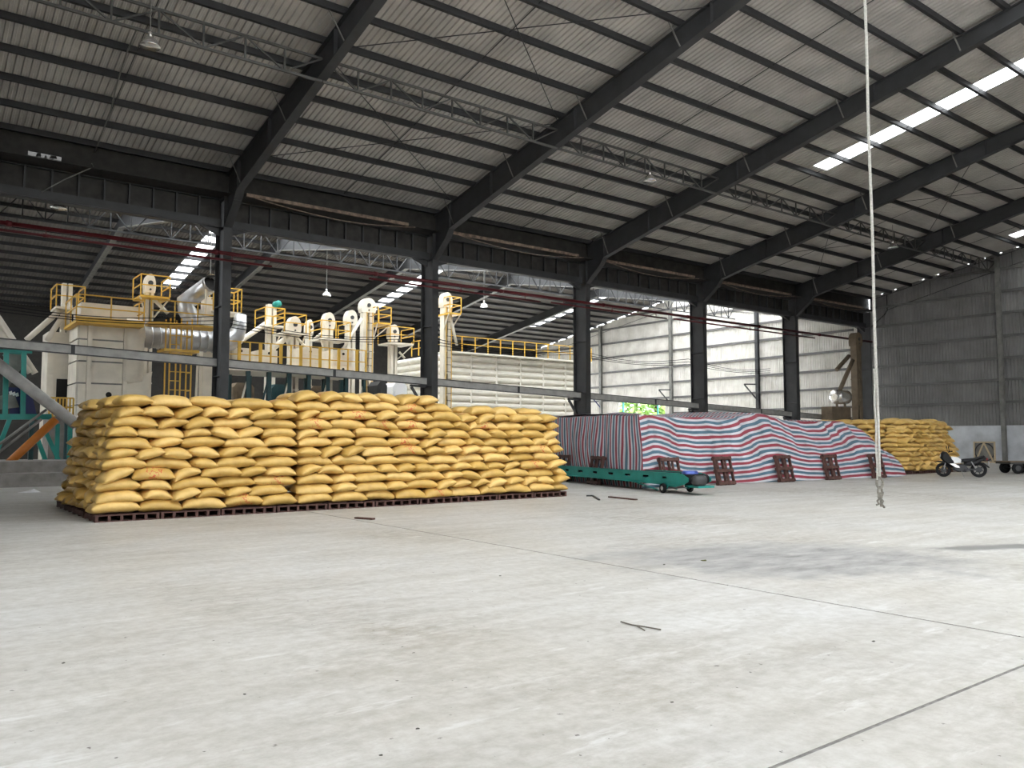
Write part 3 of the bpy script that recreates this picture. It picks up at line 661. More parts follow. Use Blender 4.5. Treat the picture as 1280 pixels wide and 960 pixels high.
tag(core.build('sack_heap', M_SACK, None, True), 'distant stack of yellow sacks between the tarpaulin and the motorcycle', 'sacks', kind='stuff')

# ------------------------------------------------------------------ pallets
PW, PD = 1.1, 1.05
pm = {k: MB().box(*v).mesh(k, M_WOOD) for k, v in {'deck_board': ((-PW / 2, -.05, 0), (PW / 2, .05, .02)), 'stringer': ((-.025, -PD / 2, 0), (.025, PD / 2, .09)), 'base_board': ((-PW / 2, -.05, 0), (PW / 2, .05, .018))}.items()}
def pallet(loc, rot, label, group):
    t = empty('wooden_pallet', loc, label, 'pallet', group); t.rotation_euler = rot
    def ch(nm, l):
        o = bpy.data.objects.new(nm, pm[nm]); o.location = l; link(o, t)
    for k in range(5): ch('deck_board', (0, -PD / 2 + .05 + k * (PD - .1) / 4, .108))
    for k in range(6): ch('stringer', (-PW / 2 + .03 + k * (PW - .06) / 5, 0, .018))
    for k in range(3): ch('base_board', (0, -PD / 2 + .05 + k * (PD - .1) / 2, 0))
    return t
for k in range(10):
    x = SX0 + .6 + k * 1.125
    pallet((x, SY + .55, 0), (0, 0, 0), f'reddish wooden pallet under the large sack stack, {nth(k)} from the shaded end', 'pallets under the large stack')
for k in range(3): pallet((SX0 + .6, SY + 1.68 + k * 1.1, 0), (0, 0, 0), f'wooden pallet under the shaded stack end, {nth(k)} behind the corner', 'pallets under the stack end')
for k in range(5): pallet((34.95 + k * 1.15, 17.95, 0), (0, 0, 0), f'wooden pallet under the distant sack stack, {nth(k)} from the tarpaulin', 'pallets under the distant stack')
# pallets leaning on the tarpaulin
lm = {k: MB().box(*v).mesh(k, M_WOOD) for k, v in {'upright_slat': ((-.045, -.012, 0), (.045, .012, .95)), 'side_rail': ((-.025, -.045, 0), (.025, .045, .95)), 'cross_board': ((-.42, -.012, -.05), (.42, .012, .05))}.items()}
def lean_pallet(x, y, rz, lean, label):
    t = empty('leaning_pallet', (x, y, .008), label, 'pallet', 'pallets leaning on the tarpaulin'); t.rotation_euler = (lean, 0, rz)
    def ch(nm, l):
        o = bpy.data.objects.new(nm, lm[nm]); o.location = l; link(o, t)
    for k in range(3): ch('side_rail', (-.39 + .39 * k, 0, 0))
    for k in range(2): ch('upright_slat', (-.2 + .4 * k, .045, 0))
    for z in (.06, .47, .88): ch('cross_board', (0, .068, z)); 
    for z in (.06, .27, .47, .68, .88): ch('cross_board', (0, -.058, z)) if z in (.06, .47, .88) else None
LT = [(21.65, 16.93, 'dark wooden pallet leaning on the tarpaulin, right beside the conveyor motor'), (24.95, 16.9, 'dark wooden pallet leaning on the tarpaulin, second right of the conveyor'), (27.6, 16.72, 'dark wooden pallet leaning on the tarpaulin, third right of the conveyor'), (30.25, 16.4, 'dark wooden pallet leaning on the tarpaulin behind the rope end')]
for x, y, l in LT: lean_pallet(x, y, -.03, -.22, l)

# ------------------------------------------------------------------ tarpaulin over the covered pile
def interp(tab, x):
    if x <= tab[0][0]: return tab[0][1]
    for (a, va), (b_, vb) in zip(tab[:-1], tab[1:]):
        if x <= b_: f = (x - a) / (b_ - a); f = f * f * (3 - 2 * f); return va + (vb - va) * f
    return tab[-1][1]
TOPZ = [(18.7, 2.27), (20.3, 2.22), (21.9, 2.24), (22.9, 2.17), (23.9, 2.30), (25.0, 2.44), (25.7, 2.36), (26.7, 2.18), (29.1, 2.20), (30.4, 2.22), (31.0, 2.1), (31.65, 1.65), (32.0, 1.15), (32.45, .88), (32.62, .5), (32.7, .03)]
TOPY = [(18, 18.05), (30.8, 18.05), (31.7, 17.5), (32.7, 16.95)]
BASY = [(18.1, 17.35), (20.9, 17.45), (24, 17.2), (28, 16.85), (32, 16.5), (32.7, 16.6)]
def tarp_front():
    b = MB(); b.uv = []; nx, nt = 150, 46; A0, A1 = 18.15, 32.7
    for i in range(nx + 1):
        s = A0 + (A1 - A0) * i / nx; zt = interp(TOPZ, s); yb = interp(BASY, s); acc = 0; prev = None
        yt = interp(TOPY, s)
        for j in range(nt + 1):
            t = j / nt
            if t <= .5:
                q = t / .5; z = zt * q; y = yb + (yt - yb) * q ** 1.4
                sx = s + .62 * max(0, 1 - (s - A0) / 2.2) * q               # the near corner leans in
            elif t <= .8: q = (t - .5) / .3; z = zt + .10 * math.sin(q * math.pi) * (1 if zt > 1.5 else 0); y = yt + 6.2 * q; sx = s + .62 * max(0, 1 - (s - A0) / 2.2)
            else: q = (t - .8) / .2; z = zt * (1 - q); y = yt + 6.2 + .5 * q; sx = s + .62 * max(0, 1 - (s - A0) / 2.2)
            if t > .5: sx += .83 * min(1, (y - yt) / 6.5) * max(0, 1 - (s - A0) / 2.2)
            # folds and sag
            fold = .08 * noise.noise(V((s * 1.3 + z * .6, z * .8, 2))) + .06 * noise.noise(V((s * 3.0 - z * 1.5, z * 1.0, 9))) + .015 * noise.noise(V((s * 7 + z * 2, z * 2.0, 5)))
            if t <= .5:
                y += fold * min(1, q * 3) * 1.6 * min(1, max(0, (s - A0) / .6))
            p = V((sx, y, max(z + (fold * .35 if t > .45 else 0), .012)))
            if prev is not None: acc += abs(p.z - prev.z) if t <= .5 else (p - prev).length
            prev = p
            # the sheet hangs in swags: its stripes dip between the high points
            swag = .13 * math.sin(s * 1.05 + .6) + .18 * noise.noise(V((s * .45, z * .35, 31)))+ .05 * noise.noise(V((s * 1.6, z * 1.2, 3)))
            hump = max(interp(TOPZ, s) - 2.2, -.08)
            b.v.append(p); b.uv.append((s, (acc - hump * .9 * (z / 2.2) - swag * (.3 + .7 * min(1, z / 1.4))) / .32))
    for i in range(nx):
        for j in range(nt):
            k = i * (nt + 1) + j; b.f.append((k, k + nt + 1, k + nt + 2, k + 1))
    return b
t = empty('tarpaulin', (26, 19, 0), 'striped red, blue and white tarpaulin draped over a long covered pile', 'tarpaulin')
tarp_front().build('front_sheet', M_TARP, t, True)
def tarp_end():
    b = MB(); b.uv = []; nx, nt = 90, 34
    A, B = V((18.15, 17.35, 0)), V((20.1, 24.6, 0)); A2, B2 = V((18.775, 18.05, 2.27)), V((19.6, 24.6, 2.3))
    for i in range(nx + 1):
        f = i / nx
        for j in range(nt + 1):
            g = min(1, j / 30); p = A.lerp(B, f).lerp(A2.lerp(B2, f), g); s = f * 7.4; fd = min(1, f / .12); p.y += (1 - fd) * (A2.y - A.y) * (g ** 1.4 - g)
            fo = .07 * noise.noise(V((s * 2.2, g * .8, 4))) + .05 * noise.noise(V((s * 4.5 + g, g * 1.5, 8)))
            p.x += fd * (fo * math.sin(math.pi * min(1, .1 + g * .85)) - .10 * math.sin(math.pi * g)); p.z = max(p.z + (.06 * noise.noise(V((s * .8, 3, 3))) if g > .9 else 0), .012)
            if j > 30: p = p + V(((j - 30) * .16, 0, .05 + .012 * (j - 30)))
            b.v.append(p); b.uv.append((g, (s + .18 * noise.noise(V((s * .9, g * 1.6, 17))) + .12 * g) / .31))
    for i in range(nx):
        for j in range(nt):
            k = i * (nt + 1) + j; b.f.append((k, k + 1, k + nt + 2, k + nt + 1))
    return b
tarp_end().build('end_sheet', M_TARP, t, True)
dE = (V((20.1, 24.6, 0)) - V((18.12, 17.32, 0))).normalized(); rzE = math.atan2(-dE.y, -dE.x)
for d_, tx in ((5.1, 'behind the far part of the conveyor'), (2.6, 'behind the middle of the conveyor')):
    p = V((18.12, 17.32, 0)) + dE * d_ + V((-.30, .06, 0)); lean_pallet(p.x, p.y, rzE, -.2, 'dark wooden pallet leaning on the tarpaulin end ' + tx)
lean_pallet(19.2, 17.05, -.05, -.22, 'dark wooden pallet leaning at the tarpaulin corner behind the conveyor wheels')

# ------------------------------------------------------------------ teal belt conveyor
P0 = V((17.45, 14.95, 0)); dC = V((1.75, 6.9, 0)).normalized(); nC = V((dC.y, -dC.x, 0))   # nC points away from the camera side? kept to the right
t = empty('belt_conveyor', P0, 'teal mobile belt conveyor with slotted side channels beside the tarpaulin', 'conveyor')
LC = 9.0; HB, HT = .24, .56; HWD = .33
def C(a, n, z): return P0 + dC * a + nC * n + V((0, 0, z))
def cbox(a0, a1, n0, n1, z0, z1):
    return MB().add([C(a0, n0, z0), C(a1, n0, z0), C(a1, n1, z0), C(a0, n1, z0), C(a0, n0, z1), C(a1, n0, z1), C(a1, n1, z1), C(a0, n1, z1)], [(0, 3, 2, 1), (4, 5, 6, 7), (0, 1, 5, 4), (1, 2, 6, 5), (2, 3, 7, 6), (3, 0, 4, 7)])
for s in (-1, 1):
    n0, n1 = (s * HWD, s * HWD + s * .012)
    w = cbox(-.1, LC, n0, n1, HB, .39)
    w2 = cbox(-.1, LC, n0, n1, .455, HT); w.add(w2.v, w2.f)
    a = -.1; sl_ = [.45 + 1.02 * k for k in range(9)]
    for q in sl_ + [LC]:
        e = cbox(a, min(q, LC), n0, n1, .39, .455); w.add(e.v, e.f); a = q + .30
    w.build('side_channel', M_TEAL, t)
    for z in (HB, HT): cbox(-.1, LC, n0, n0 + s * .07, z - .012, z + .012).build('channel_lip', M_TEAL, t)
cbox(-.3, LC, -HWD + .03, HWD - .03, .53, .545).build('belt', M_BLACK, t); cbox(-.3, LC, -HWD + .03, HWD - .03, .27, .28).build('belt_return', M_BLACK, t)
for k in range(8): MB().tube([C(.8 + k, -HWD, .45), C(.8 + k, HWD, .45)], .05, 10).build('roller', M_BLACK, t, True)
MB().tube([C(-.38, -HWD - .02, .41), C(-.38, HWD + .02, .41)], .125, 18).build('drive_drum', M_BLACK, t, True)
for s in (-1, 1):
    n = s * (HWD + .03)
    MB().prism([C(.5, n, .56), C(-.25, n, .56), C(-.55, n, .46), C(-.55, n, .36), C(-.3, n, .26), C(.1, n, .18), C(.5, n, .22)], nC * (.014 * s), (0, 0, 0)).build('end_plate', M_TEAL, t)
    MB().prism([C(.75, n, .26), C(.35, n, .26), C(.48, n, .10), C(.62, n, .10)], nC * (.02 * s), (0, 0, 0)).build('axle_bracket', M_TEAL, t)
    wc = C(.55, s * (HWD + .12), .135)
    wh = MB().lathe(wc - nC * .04, nC, [(0, .06), (.0, .125), (.015, .135), (.065, .135), (.08, .125), (.08, .06)], 20).build('wheel', M_BLACK, t, True)
    MB().lathe(wc - nC * .045, nC, [(0, .03), (0, .06), (.09, .06), (.09, .03)], 12).build('hub', M_GALV, wh)
    ORG[wh.name] = org(t)
MB().tube([C(.55, -HWD - .14, .135), C(.55, HWD + .14, .135)], .02, 8).build('axle', M_GALV, t)
MB().lathe(C(-.75, .02, .40), -nC, [(0, .05), (.02, .13), (.1, .14), (.3, .14), (.38, .11), (.4, .03)], 18).build('motor', M_STEEL, t, True)
cbox(-.80, -.2, -.25, .28, .20, .25).build('motor_tray', M_TEAL, t)
MB().lathe(C(-.1, 0, .52), nC, [(-.2, .07), (-.2, .12), (.2, .12), (.2, .07)], 18).build('belt_guard', mat('blue_guard', (.06, .10, .35), .5), t, True)
for s in (-1, 1): bar('far_leg', C(LC - .6, s * HWD, 0), C(LC - .6, s * HWD, .25), .06, .06, M_TEAL, t)
for s in (-1, 1): bar('brace', C(2.4, s * HWD, .25), C(1.0, s * (HWD), .06), .03, .03, M_TEAL, t)

# ------------------------------------------------------------------ machines of the hall behind
def railing(parent, pts, h=1.05, m=None, post=.05, step=1.2, closed=False):
    m = m or M_YEL; pts = [V(p) for p in pts] + ([V(pts[0])] if closed else [])
    for a, b_ in zip(pts[:-1], pts[1:]):
        for z in (.5 * h, h): bar('rail', a + V((0, 0, z)), b_ + V((0, 0, z)), .05, .05, m, parent)
        n = max(1, round((b_ - a).length / step))
        for k in range(n): q = a.lerp(b_, k / n); bar('post', q, q + V((0, 0, h)), post, post, m, parent)
    if not closed: bar('post', pts[-1], pts[-1] + V((0, 0, h)), post, post, m, parent)
def elevator(px, ytop, Y, w, label, plat=None, head=True, double=True, struts=(), ladder=False, green=False, spout=None, cat='elevator', m=None, deep=.45, zlow=0.):
    m = m or M_CREAM
    top = at(px, ytop, Y); x, z1 = top.x, top.z; hh = .95
    t = empty('bucket_elevator', (x, Y, 0), label, cat, 'bucket elevators in the machine hall')
    zc = z1 - (hh if head else 0)
    if double:
        g = w * .40
        for s in (-1, 1): MB().box((x + s * w / 2 - (g if s > 0 else 0), Y - deep / 2, zlow), (x + s * w / 2 + (0 if s > 0 else g), Y + deep / 2, zc)).build('leg_casing', m, t)
        for z in [zlow + 1.4 * k for k in range(1, int(zc / 1.4))]: MB().box((x - w / 2 - .02, Y - deep / 2 - .02, z), (x + w / 2 + .02, Y + deep / 2 + .02, z + .07)).build('flange_joint', m, t)
    else:
        MB().tube([(x, Y, zlow), (x, Y, zc)], w / 2, 14).build('leg_casing', m, t, True)
    if head:
        prof = [(x - w * .62, 0), (x + w * .62, 0), (x + w * .70, .25)] + [(x + w * .70 * math.cos(a), .38 + (hh - .38) * math.sin(a)) for a in [math.pi * k / 10 for k in range(11)]] + [(x - w * .70, .25)]
        MB().prism([(a, Y - deep * .6, zc + b_) for a, b_ in prof], (0, deep * 1.2, 0), (0, 0, 0)).build('head_casing', m, t)
        MB().lathe((x, Y - deep * .6 - .05, zc + .48), (0, 1, 0), [(0, .03), (0, .12), (.06, .12), (.06, .03)], 12).build('bearing', M_STEEL, t)
        MB().lathe((x, Y - deep * .6 - .04, zc + .16), (0, 1, 0), [(0, .02), (0, .05), (.05, .05), (.05, .02)], 10).build('inspection_knob', M_STEEL, t)
    if plat:
        x0, x1 = at(plat[0], plat[2], Y).x, at(plat[1], plat[2], Y).x; zz = at(px, plat[2], Y).z; yf = Y - .95
        MB().box((x0, yf, zz - .1), (x1, Y + .7, zz)).build('platform', M_CREAM if not plat[3:] else M_YEL, t)
        railing(t, [(x0, Y + .7, zz), (x0, yf, zz), (x1, yf, zz), (x1, Y + .7, zz)], 1.0)
        for s in (x0, x1): bar('platform_brace', (s, yf + .1, zz - .08), (x + (-w / 2 if s < x else w / 2), Y - deep / 2, zz - 1.0), .06, .06, m, t)
    for a, b_, r in struts: MB().tube([at(*a, Y - .4), at(*b_, Y - .5)], r, 10).build('spout_pipe', m, t, True)
    if ladder:
        for s in (-.2, .2): bar('ladder_side', (x + s, Y - deep / 2 - .18, 0), (x + s, Y - deep / 2 - .18, zc), .04, .04, M_YEL, t)
        for k in range(int(zc / .45)): bar('rung', (x - .2, Y - deep / 2 - .18, .3 + .45 * k), (x + .2, Y - deep / 2 - .18, .3 + .45 * k), .035, .035, M_STEEL, t)
    if green: MB().lathe((x + w * .4, Y - deep - .2, zc + .0), (0, 1, 0), [(0, .04), (.02, .2), (.5, .2), (.52, .05)], 14).build('gear_motor', M_TEAL, t, True)
    return t
elevator(84, 355, 43, .42, 'pale elevator tower left of the dryer with two slanting spouts', (66, 101, 387), head=False, struts=(((82, 382), (33, 425), .13), ((88, 381), (58, 426), .12)))
elevator(187, 343, 42.5, .36, 'pale elevator tower with yellow cage over the grain dryer platform', (170, 206, 373, 1), head=True, struts=(((193, 375), (210, 392), .09),))
elevator(339, 381, 46, .50, 'pale elevator tower with a green gear motor on top', (324, 348, 409), head=False, struts=(((336, 402), (291, 433), .15),), green=True)
elevator(367, 396, 43, .52, 'round-topped elevator tower with a spout slanting to the panelled walkway', (347, 374, 418), struts=(((364, 418), (339, 437), .15), ((372, 423), (382, 434), .08)))
elevator(386, 400, 47, .30, 'slim elevator tower half hidden between two round-topped towers', None, struts=(((392, 424), (408, 412), .08),))
elevator(410, 391, 44.2, .50, 'round-topped elevator tower above the joined cream cabinets with wide platform', (393, 429, 425))
elevator(438, 388, 45.5, .52, 'elevator tower with a pipe slanting down from its big round head', None, struts=(((452, 398), (428, 438), .09),))
elevator(459, 373, 46.5, .74, 'tallest elevator tower with a ladder and small yellow balcony', (464, 480, 404, 1), ladder=True)
elevator(491, 406, 46, .46, 'lone elevator tower standing left of the storage bin', (479, 508, 430), double=True, struts=(((499, 440), (506, 448), .07),))
elevator(557, 366, 43, .52, 'elevator tower in front of the storage bin corner with a small cage', (552, 566, 393, 1), ladder=True, struts=(((561, 386), (571, 432), .09),))

# grain dryer
DY = 40.0; A_ = at(113, 404, DY); B_ = at(158, 404, DY); dx0, dx1, dzt = A_.x, B_.x, A_.z; dDep = 2.4
t = empty('grain_dryer', ((dx0 + dx1) / 2, DY + 2, 0), 'tall cream panelled grain dryer with a yellow railed platform', 'dryer')
MB().box((dx0 - .42, DY + .05, 0), (dx1, DY + dDep, dzt + .05)).build('body', M_BEAM, t)
MB().box((dx0 - .35, DY + .25, dzt + .05), (dx1 + .75, DY + dDep - .2, at(130, 379, DY).z)).build('upper_housing', M_CREAM, t)
for x in (dx0, dx1): MB().box((x - .09, DY - .12, 0), (x + .09, DY + .06, dzt)).build('rib', M_CREAM, t)
zz = .1; k = 0; PH = .98
while zz + PH < dzt + .3:
    z1 = min(zz + PH - .07, dzt - .02); MB().box((dx0 + .1, DY - .01, zz), (dx1 - .1, DY + .06, z1)).build('front_panel', M_CREAM, t)
    MB().box((dx0 - .42, DY - .01, zz), (dx0 - .1, DY + .06, z1)).build('front_panel', M_CREAM, t)
    MB().box((dx0 - .48, DY + .1, zz), (dx0 - .42, DY + dDep - .1, z1)).build('side_panel', M_CREAM, t)
    if k in (2, 3, 5): MB().lathe(((dx0 + dx1) / 2 + .1, DY - .05, (zz + z1) / 2), (0, 1, 0), [(0, .05), (0, .12), (.05, .13), (.05, .05)], 12).build('porthole', M_DARK, t)
    zz += PH; k += 1
# hopper bottom narrows the right side
# tapered transition and round duct
zc = at(205, 420, DY).z; xt = at(182, 421, DY).x; RD = .5
ring = lambda x, ry, rz, zc_, sq: [(x, DY + 1.0 + ry * (math.copysign(abs(math.cos(a)) ** sq, math.cos(a))), zc_ + rz * (math.copysign(abs(math.sin(a)) ** sq, math.sin(a)))) for a in [2 * math.pi * (j + .5) / 24 for j in range(24)]]
tr = MB(); secs = [ring(dx1, 1.25, 1.55, zc - .8, .25), ring(dx1 + .75, 1.25, 1.45, zc - .75, .3), ring(xt - .1, RD * 1.15, RD * 1.15, zc, .8), ring(xt + .1, RD, RD, zc, 1)]
for s in secs: tr.v += [V(p) for p in s]
for i in range(3):
    for j in range(24): tr.f.append((i * 24 + j, i * 24 + (j + 1) % 24, (i + 1) * 24 + (j + 1) % 24, (i + 1) * 24 + j))
tr.build('transition_hood', M_CREAM, t, True)
MB().prism([(dx1, DY + .1, zc - 2.2), (dx1 + 1.2, DY + .1, zc - 1.7), (dx1 + .7, DY + .1, .6), (dx1, DY + .1, .6)], (0, 2.4, 0), (0, 0, 0)).build('side_hopper', M_CREAM, t)
pz = dzt; px0, px1 = at(95, 402, DY - 1).x, at(180, 402, DY - 1).x
dk = MB().box((px0, DY - 1.0, pz - .12), (px1, DY + .25, pz)).build('platform', M_YEL, t)
MB().box((px0 - .0, DY - 1.02, pz - .14), (px1, DY - .98, pz + .14)).build('toe_board', M_YEL, t)
railing(t, [(px0, DY + 1.8, pz), (px0, DY - 1, pz), (px1, DY - 1, pz), (px1, DY + 1, pz)], 1.1)
MB().box((px0, DY + .2, pz - .12), (px0 + .9, DY + 2.2, pz)).build('platform', M_YEL, t)
# lower cream machine with a dark doorway, left of the dryer
a, b_ = at(61, 414, 42.6), at(99, 414, 42.6); q = empty('machine_housing', ((a.x + b_.x) / 2, 42.6, 0), 'low cream machine with dark doorway between the left tower and the dryer', 'machine')
MB().box((a.x, 42.7, 0), (b_.x, 44.5, a.z)).build('casing', M_CREAM, q)
for k in range(6): MB().box((a.x, 42.62, .2 + k * a.z / 6), (b_.x - 1.0, 42.7, .2 + (k + .93) * a.z / 6 - .2)).build('panel', M_CREAM, q)
MB().box((b_.x - .85, 42.62, .3), (b_.x - .35, 42.72, 4.3)).build('doorway', M_DARK, q)
# air duct
t = empty('air_duct', (xt, DY + 1.0, zc), 'thick silver round duct leaving the dryer and bending up', 'duct')
x2 = at(290, 433, DY + 1.0).x
MB().tube([(xt + .05, DY + 1.0, zc), (x2 - .5, DY + 1.0, zc)], RD, 24).build('duct_run', M_GALV, t, True)
for k in range(10): q = xt + .4 + (x2 - xt - 1) * k / 9; MB().tube([(q, DY + 1.0, zc), (q + .06, DY + 1.0, zc)], RD + .05, 24).build('duct_flange', M_GALV, t, True)
MB().tube([(x2 - .5, DY + 1.0, zc), (x2 - .1, DY + 1.0, zc + .1), (x2 + .2, DY + 1.0, zc + .4), (x2 + .35, DY + 1.0, zc + .85), (x2 + .4, DY + 1.0, zc + 1.5)], [RD, RD * .95, RD * .85, RD * .7, RD * .6], 20).build('duct_bend', M_GALV, t, True)
# open bent pipe above
Y = 41.5; c0 = at(238, 398, Y); c1 = at(232, 378, Y); c2 = at(246, 367, Y); c3 = at(258, 361, Y - .3)
t = empty('vent_pipe', c0, 'bent silver pipe with an open mouth below the skylight', 'duct')
pb = MB().tube([c0 - V((0, 0, 1.0)), c0, c0.lerp(c1, .5) + V((-.05, 0, 0)), c1, c2, c3 + V((0, -.9, .15))], [.42, .42, .44, .45, .42, .42], 20, caps=False).build('pipe_shell', M_GALV, t, True)
MB().tube([c3 + V((0, -.92, .15)), c3 + V((0, -.84, .14))], .46, 20, caps=False).build('pipe_mouth_ring', M_ALU, t, True)
MB().tube([c2.lerp(c3, .5) + V((.1, -.35, .08)), c3 + V((0, -.7, .12))], .38, 20).build('pipe_inside', M_DARK, t)
MB().tube([c3 + V((0, -.6, .4)), c3 + V((0, -.6, 4.2))], .02, 5).build('hanger_wire', M_BEAM, t)
MB().tube([c3 + V((-.25, -.9, -.1)), at(257, 392, Y - 1)], .07, 8).build('support_rod', M_CREAM, t)
# caged yellow ladder with landings
Y = 39.0; xa, xb = at(212, 450, Y).x, at(239, 450, Y).x; zt_ = at(226, 398, Y).z
t = empty('caged_ladder', ((xa + xb) / 2, Y, 0), 'bright yellow caged ladder tower in front of the silver duct', 'ladder')
for x in (xa, (xa + xb) / 2, xb):
    for yy in (Y, Y + .8): bar('upright', (x, yy, 0), (x, yy, zt_), .06, .06, M_YEL, t)
for k in range(int(zt_ / .42)):
    z = .4 + .42 * k; bar('rung', (xa, Y, z), ((xa + xb) / 2, Y, z), .035, .035, M_YEL, t)
    if k % 2 == 0: bar('cage_hoop', ((xa + xb) / 2, Y, z), (xb, Y, z), .05, .04, M_YEL, t); bar('cage_hoop', (xb, Y, z), (xb, Y + .8, z), .05, .04, M_YEL, t)
zl_ = at(226, 437, Y).z; MB().box((xa - .3, Y - .2, zl_ - .12), (xb + .3, Y + 1.1, zl_)).build('landing', M_YEL, t)
zl2 = at(226, 405, Y).z; MB().box((xa - .9, Y - .2, zl2 - .1), (xb + 1.2, Y + 1.1, zl2)).build('landing', M_YEL, t)
railing(t, [(xa - .9, Y - .2, zl2), (xb + 1.2, Y - .2, zl2)], 1.0)
# caged platform at the column
Y = 42.0; x0, x1 = at(262, 380, Y).x, at(297, 380, Y).x; z0 = at(280, 391, Y).z
t = empty('service_platform', ((x0 + x1) / 2, Y, 0), 'cream service tower with a yellow cage half hidden by the first column', 'tower')
MB().box((x0, Y - .6, z0 - .1), (x1, Y + .6, z0)).build('platform', M_CREAM, t); railing(t, [(x0, Y - .6, z0), (x1, Y - .6, z0), (x1, Y + .6, z0), (x0, Y + .6, z0)], 1.2, closed=True, step=.6)
xm = at(259, 400, Y).x; MB().box((xm - .25, Y - .3, 0), (xm + .25, Y + .3, at(259, 372, Y).z)).build('casing', M_CREAM, t)
for s in (-.6, .7): bar('leg', (xm + s, Y - .3, 0), (xm + s * .5, Y - .3, z0), .1, .1, M_CREAM, t)

# long walkway with cabinets and yellow posts
Y = 41.0; x0, x1 = at(281, 460, Y).x, at(452, 460, Y).x; wz = 5.15
t = empty('machine_walkway', ((x0 + x1) / 2, Y, 0), 'long railed walkway with yellow posts behind the sloping beam', 'walkway')
MB().box((x0, Y - .5, wz - .2), (x1, Y + 3.0, wz)).build('deck', M_CREAM, t)
for k in range(15):
    q = x0 + (x1 - x0) * k / 14; bar('post', (q, Y - .5, wz), (q, Y - .5, wz + 1.25), .16 if k % 2 else .07, .07, M_YEL, t)
for z in (.6, 1.25): bar('rail', (x0, Y - .5, wz + z), (x1, Y - .5, wz + z), .05, .05, M_YEL, t)
for k in range(8):
    q = x0 + (x1 - x0) * k / 7
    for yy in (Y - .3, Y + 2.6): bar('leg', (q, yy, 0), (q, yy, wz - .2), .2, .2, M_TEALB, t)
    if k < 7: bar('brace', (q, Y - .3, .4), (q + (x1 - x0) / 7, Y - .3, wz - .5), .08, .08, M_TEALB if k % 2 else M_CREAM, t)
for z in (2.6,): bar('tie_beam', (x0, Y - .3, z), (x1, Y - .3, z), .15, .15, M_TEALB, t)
for px0, px1, yt_, tx in ((290, 312, 434, 'nearest the first column'), (325, 347, 437, 'below the green gear motor'), (376, 399, 434, 'below the round elevator heads'), (416, 441, 437, 'left of the tallest elevator tower')):
    a, b_ = at(px0, yt_, Y + .2), at(px1, yt_, Y + .2)
    c = empty('cream_cabinet', ((a.x + b_.x) / 2, Y + 1, wz), 'cream panelled machine cabinet on the walkway ' + tx, 'cabinet', 'machine cabinets on the walkway')
    MB().box((a.x, Y + .2, wz), (b_.x, Y + 2, a.z)).build('body', M_CREAM, c)
    nrow = 3; hgt = (a.z - wz) / nrow
    for k in range(nrow): MB().box((a.x + .04, Y + .14, wz + k * hgt + .02), (b_.x - .04, Y + .2, wz + (k + 1) * hgt - .02)).build('panel', M_CREAM, c)
    for k in (0, 2): MB().lathe(((a.x + b_.x) / 2, Y + .1, wz + (k + .5) * hgt), (0, 1, 0), [(0, .03), (0, .07), (.05, .07)], 10).build('porthole', M_DARK, c)

# low machines in the gloom under the walkway
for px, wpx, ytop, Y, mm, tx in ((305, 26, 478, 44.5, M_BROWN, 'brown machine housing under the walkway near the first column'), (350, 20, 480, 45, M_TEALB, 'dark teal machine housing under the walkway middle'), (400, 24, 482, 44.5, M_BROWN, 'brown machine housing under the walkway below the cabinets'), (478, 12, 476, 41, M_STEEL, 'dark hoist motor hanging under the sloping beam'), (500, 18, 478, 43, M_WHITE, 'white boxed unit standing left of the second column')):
    a, b_ = at(px - wpx / 2, ytop, Y), at(px + wpx / 2, ytop, Y); q = empty('machine_housing', ((a.x + b_.x) / 2, Y, 0), tx, 'machine', 'low machines under the walkway')
    MB().prism([(a.x, Y, .4), (b_.x, Y, .4), (b_.x, Y, a.z - .25), (b_.x - .2, Y, a.z), (a.x + .2, Y, a.z), (a.x, Y, a.z - .25)], (0, 1.2, 0), (0, 0, 0)).build('casing', mm, q)
    MB().box((a.x + .15, Y - .05, 1.0), (b_.x - .15, Y, a.z - .5)).build('door', mm, q)
    for s in (a.x + .1, b_.x - .1): bar('leg', (s, Y + .3, 0), (s, Y + .3, .4), .1, .1, M_STEEL, q)

# storage bin with bulging wall panels
BY = 44.0; bx0 = 27.95; bx1 = 40.2; bz = 7.05; byb = 50.5
t = empty('storage_bin', ((bx0 + bx1) / 2, BY + 3, 0), 'large cream storage bin of bulging horizontal panels with a yellow railing', 'bin')
MB().box((bx0 + .1, BY + .1, 0), (bx1, byb, bz - .05)).build('bin_core', M_BINW, t)
ncol, nrow = 6, 16; pw = (bx1 - bx0) / ncol; ph = bz / nrow
def bulge(w, h, d, nm): return MB().add([(.03, 0, .0), (w - .03, 0, .0), (w - .03, -d, h * .35), (.03, -d, h * .35), (w - .03, -d, h * .65), (.03, -d, h * .65), (w - .03, 0, h), (.03, 0, h)], [(0, 1, 2, 3), (3, 2, 4, 5), (5, 4, 6, 7), (1, 6, 4, 2), (0, 3, 5, 7), (0, 7, 6, 1)]).mesh(nm, M_BINW)
fp = bulge(pw, ph, .24, 'wall_panel'); sp = bulge((byb - BY) / 3, ph, .24, 'wall_panel')
for r in range(nrow):
    for c in range(ncol): inst('wall_panel', fp, (bx0 + c * pw, BY + .1, r * ph), t)
    for c in range(3): inst('wall_panel', sp, (bx0 + .1, byb - c * (byb - BY) / 3, r * ph), t, (0, 0, -math.pi / 2))
for c in range(ncol + 1): MB().box((bx0 + c * pw - .06, BY - .1, 0), (bx0 + c * pw + .06, BY + .1, bz)).build('stile', M_BINW, t)
MB().box((bx0 - .15, BY - .7, bz), (bx1, BY + .6, bz + .08)).build('walkway_deck', M_BINW, t)
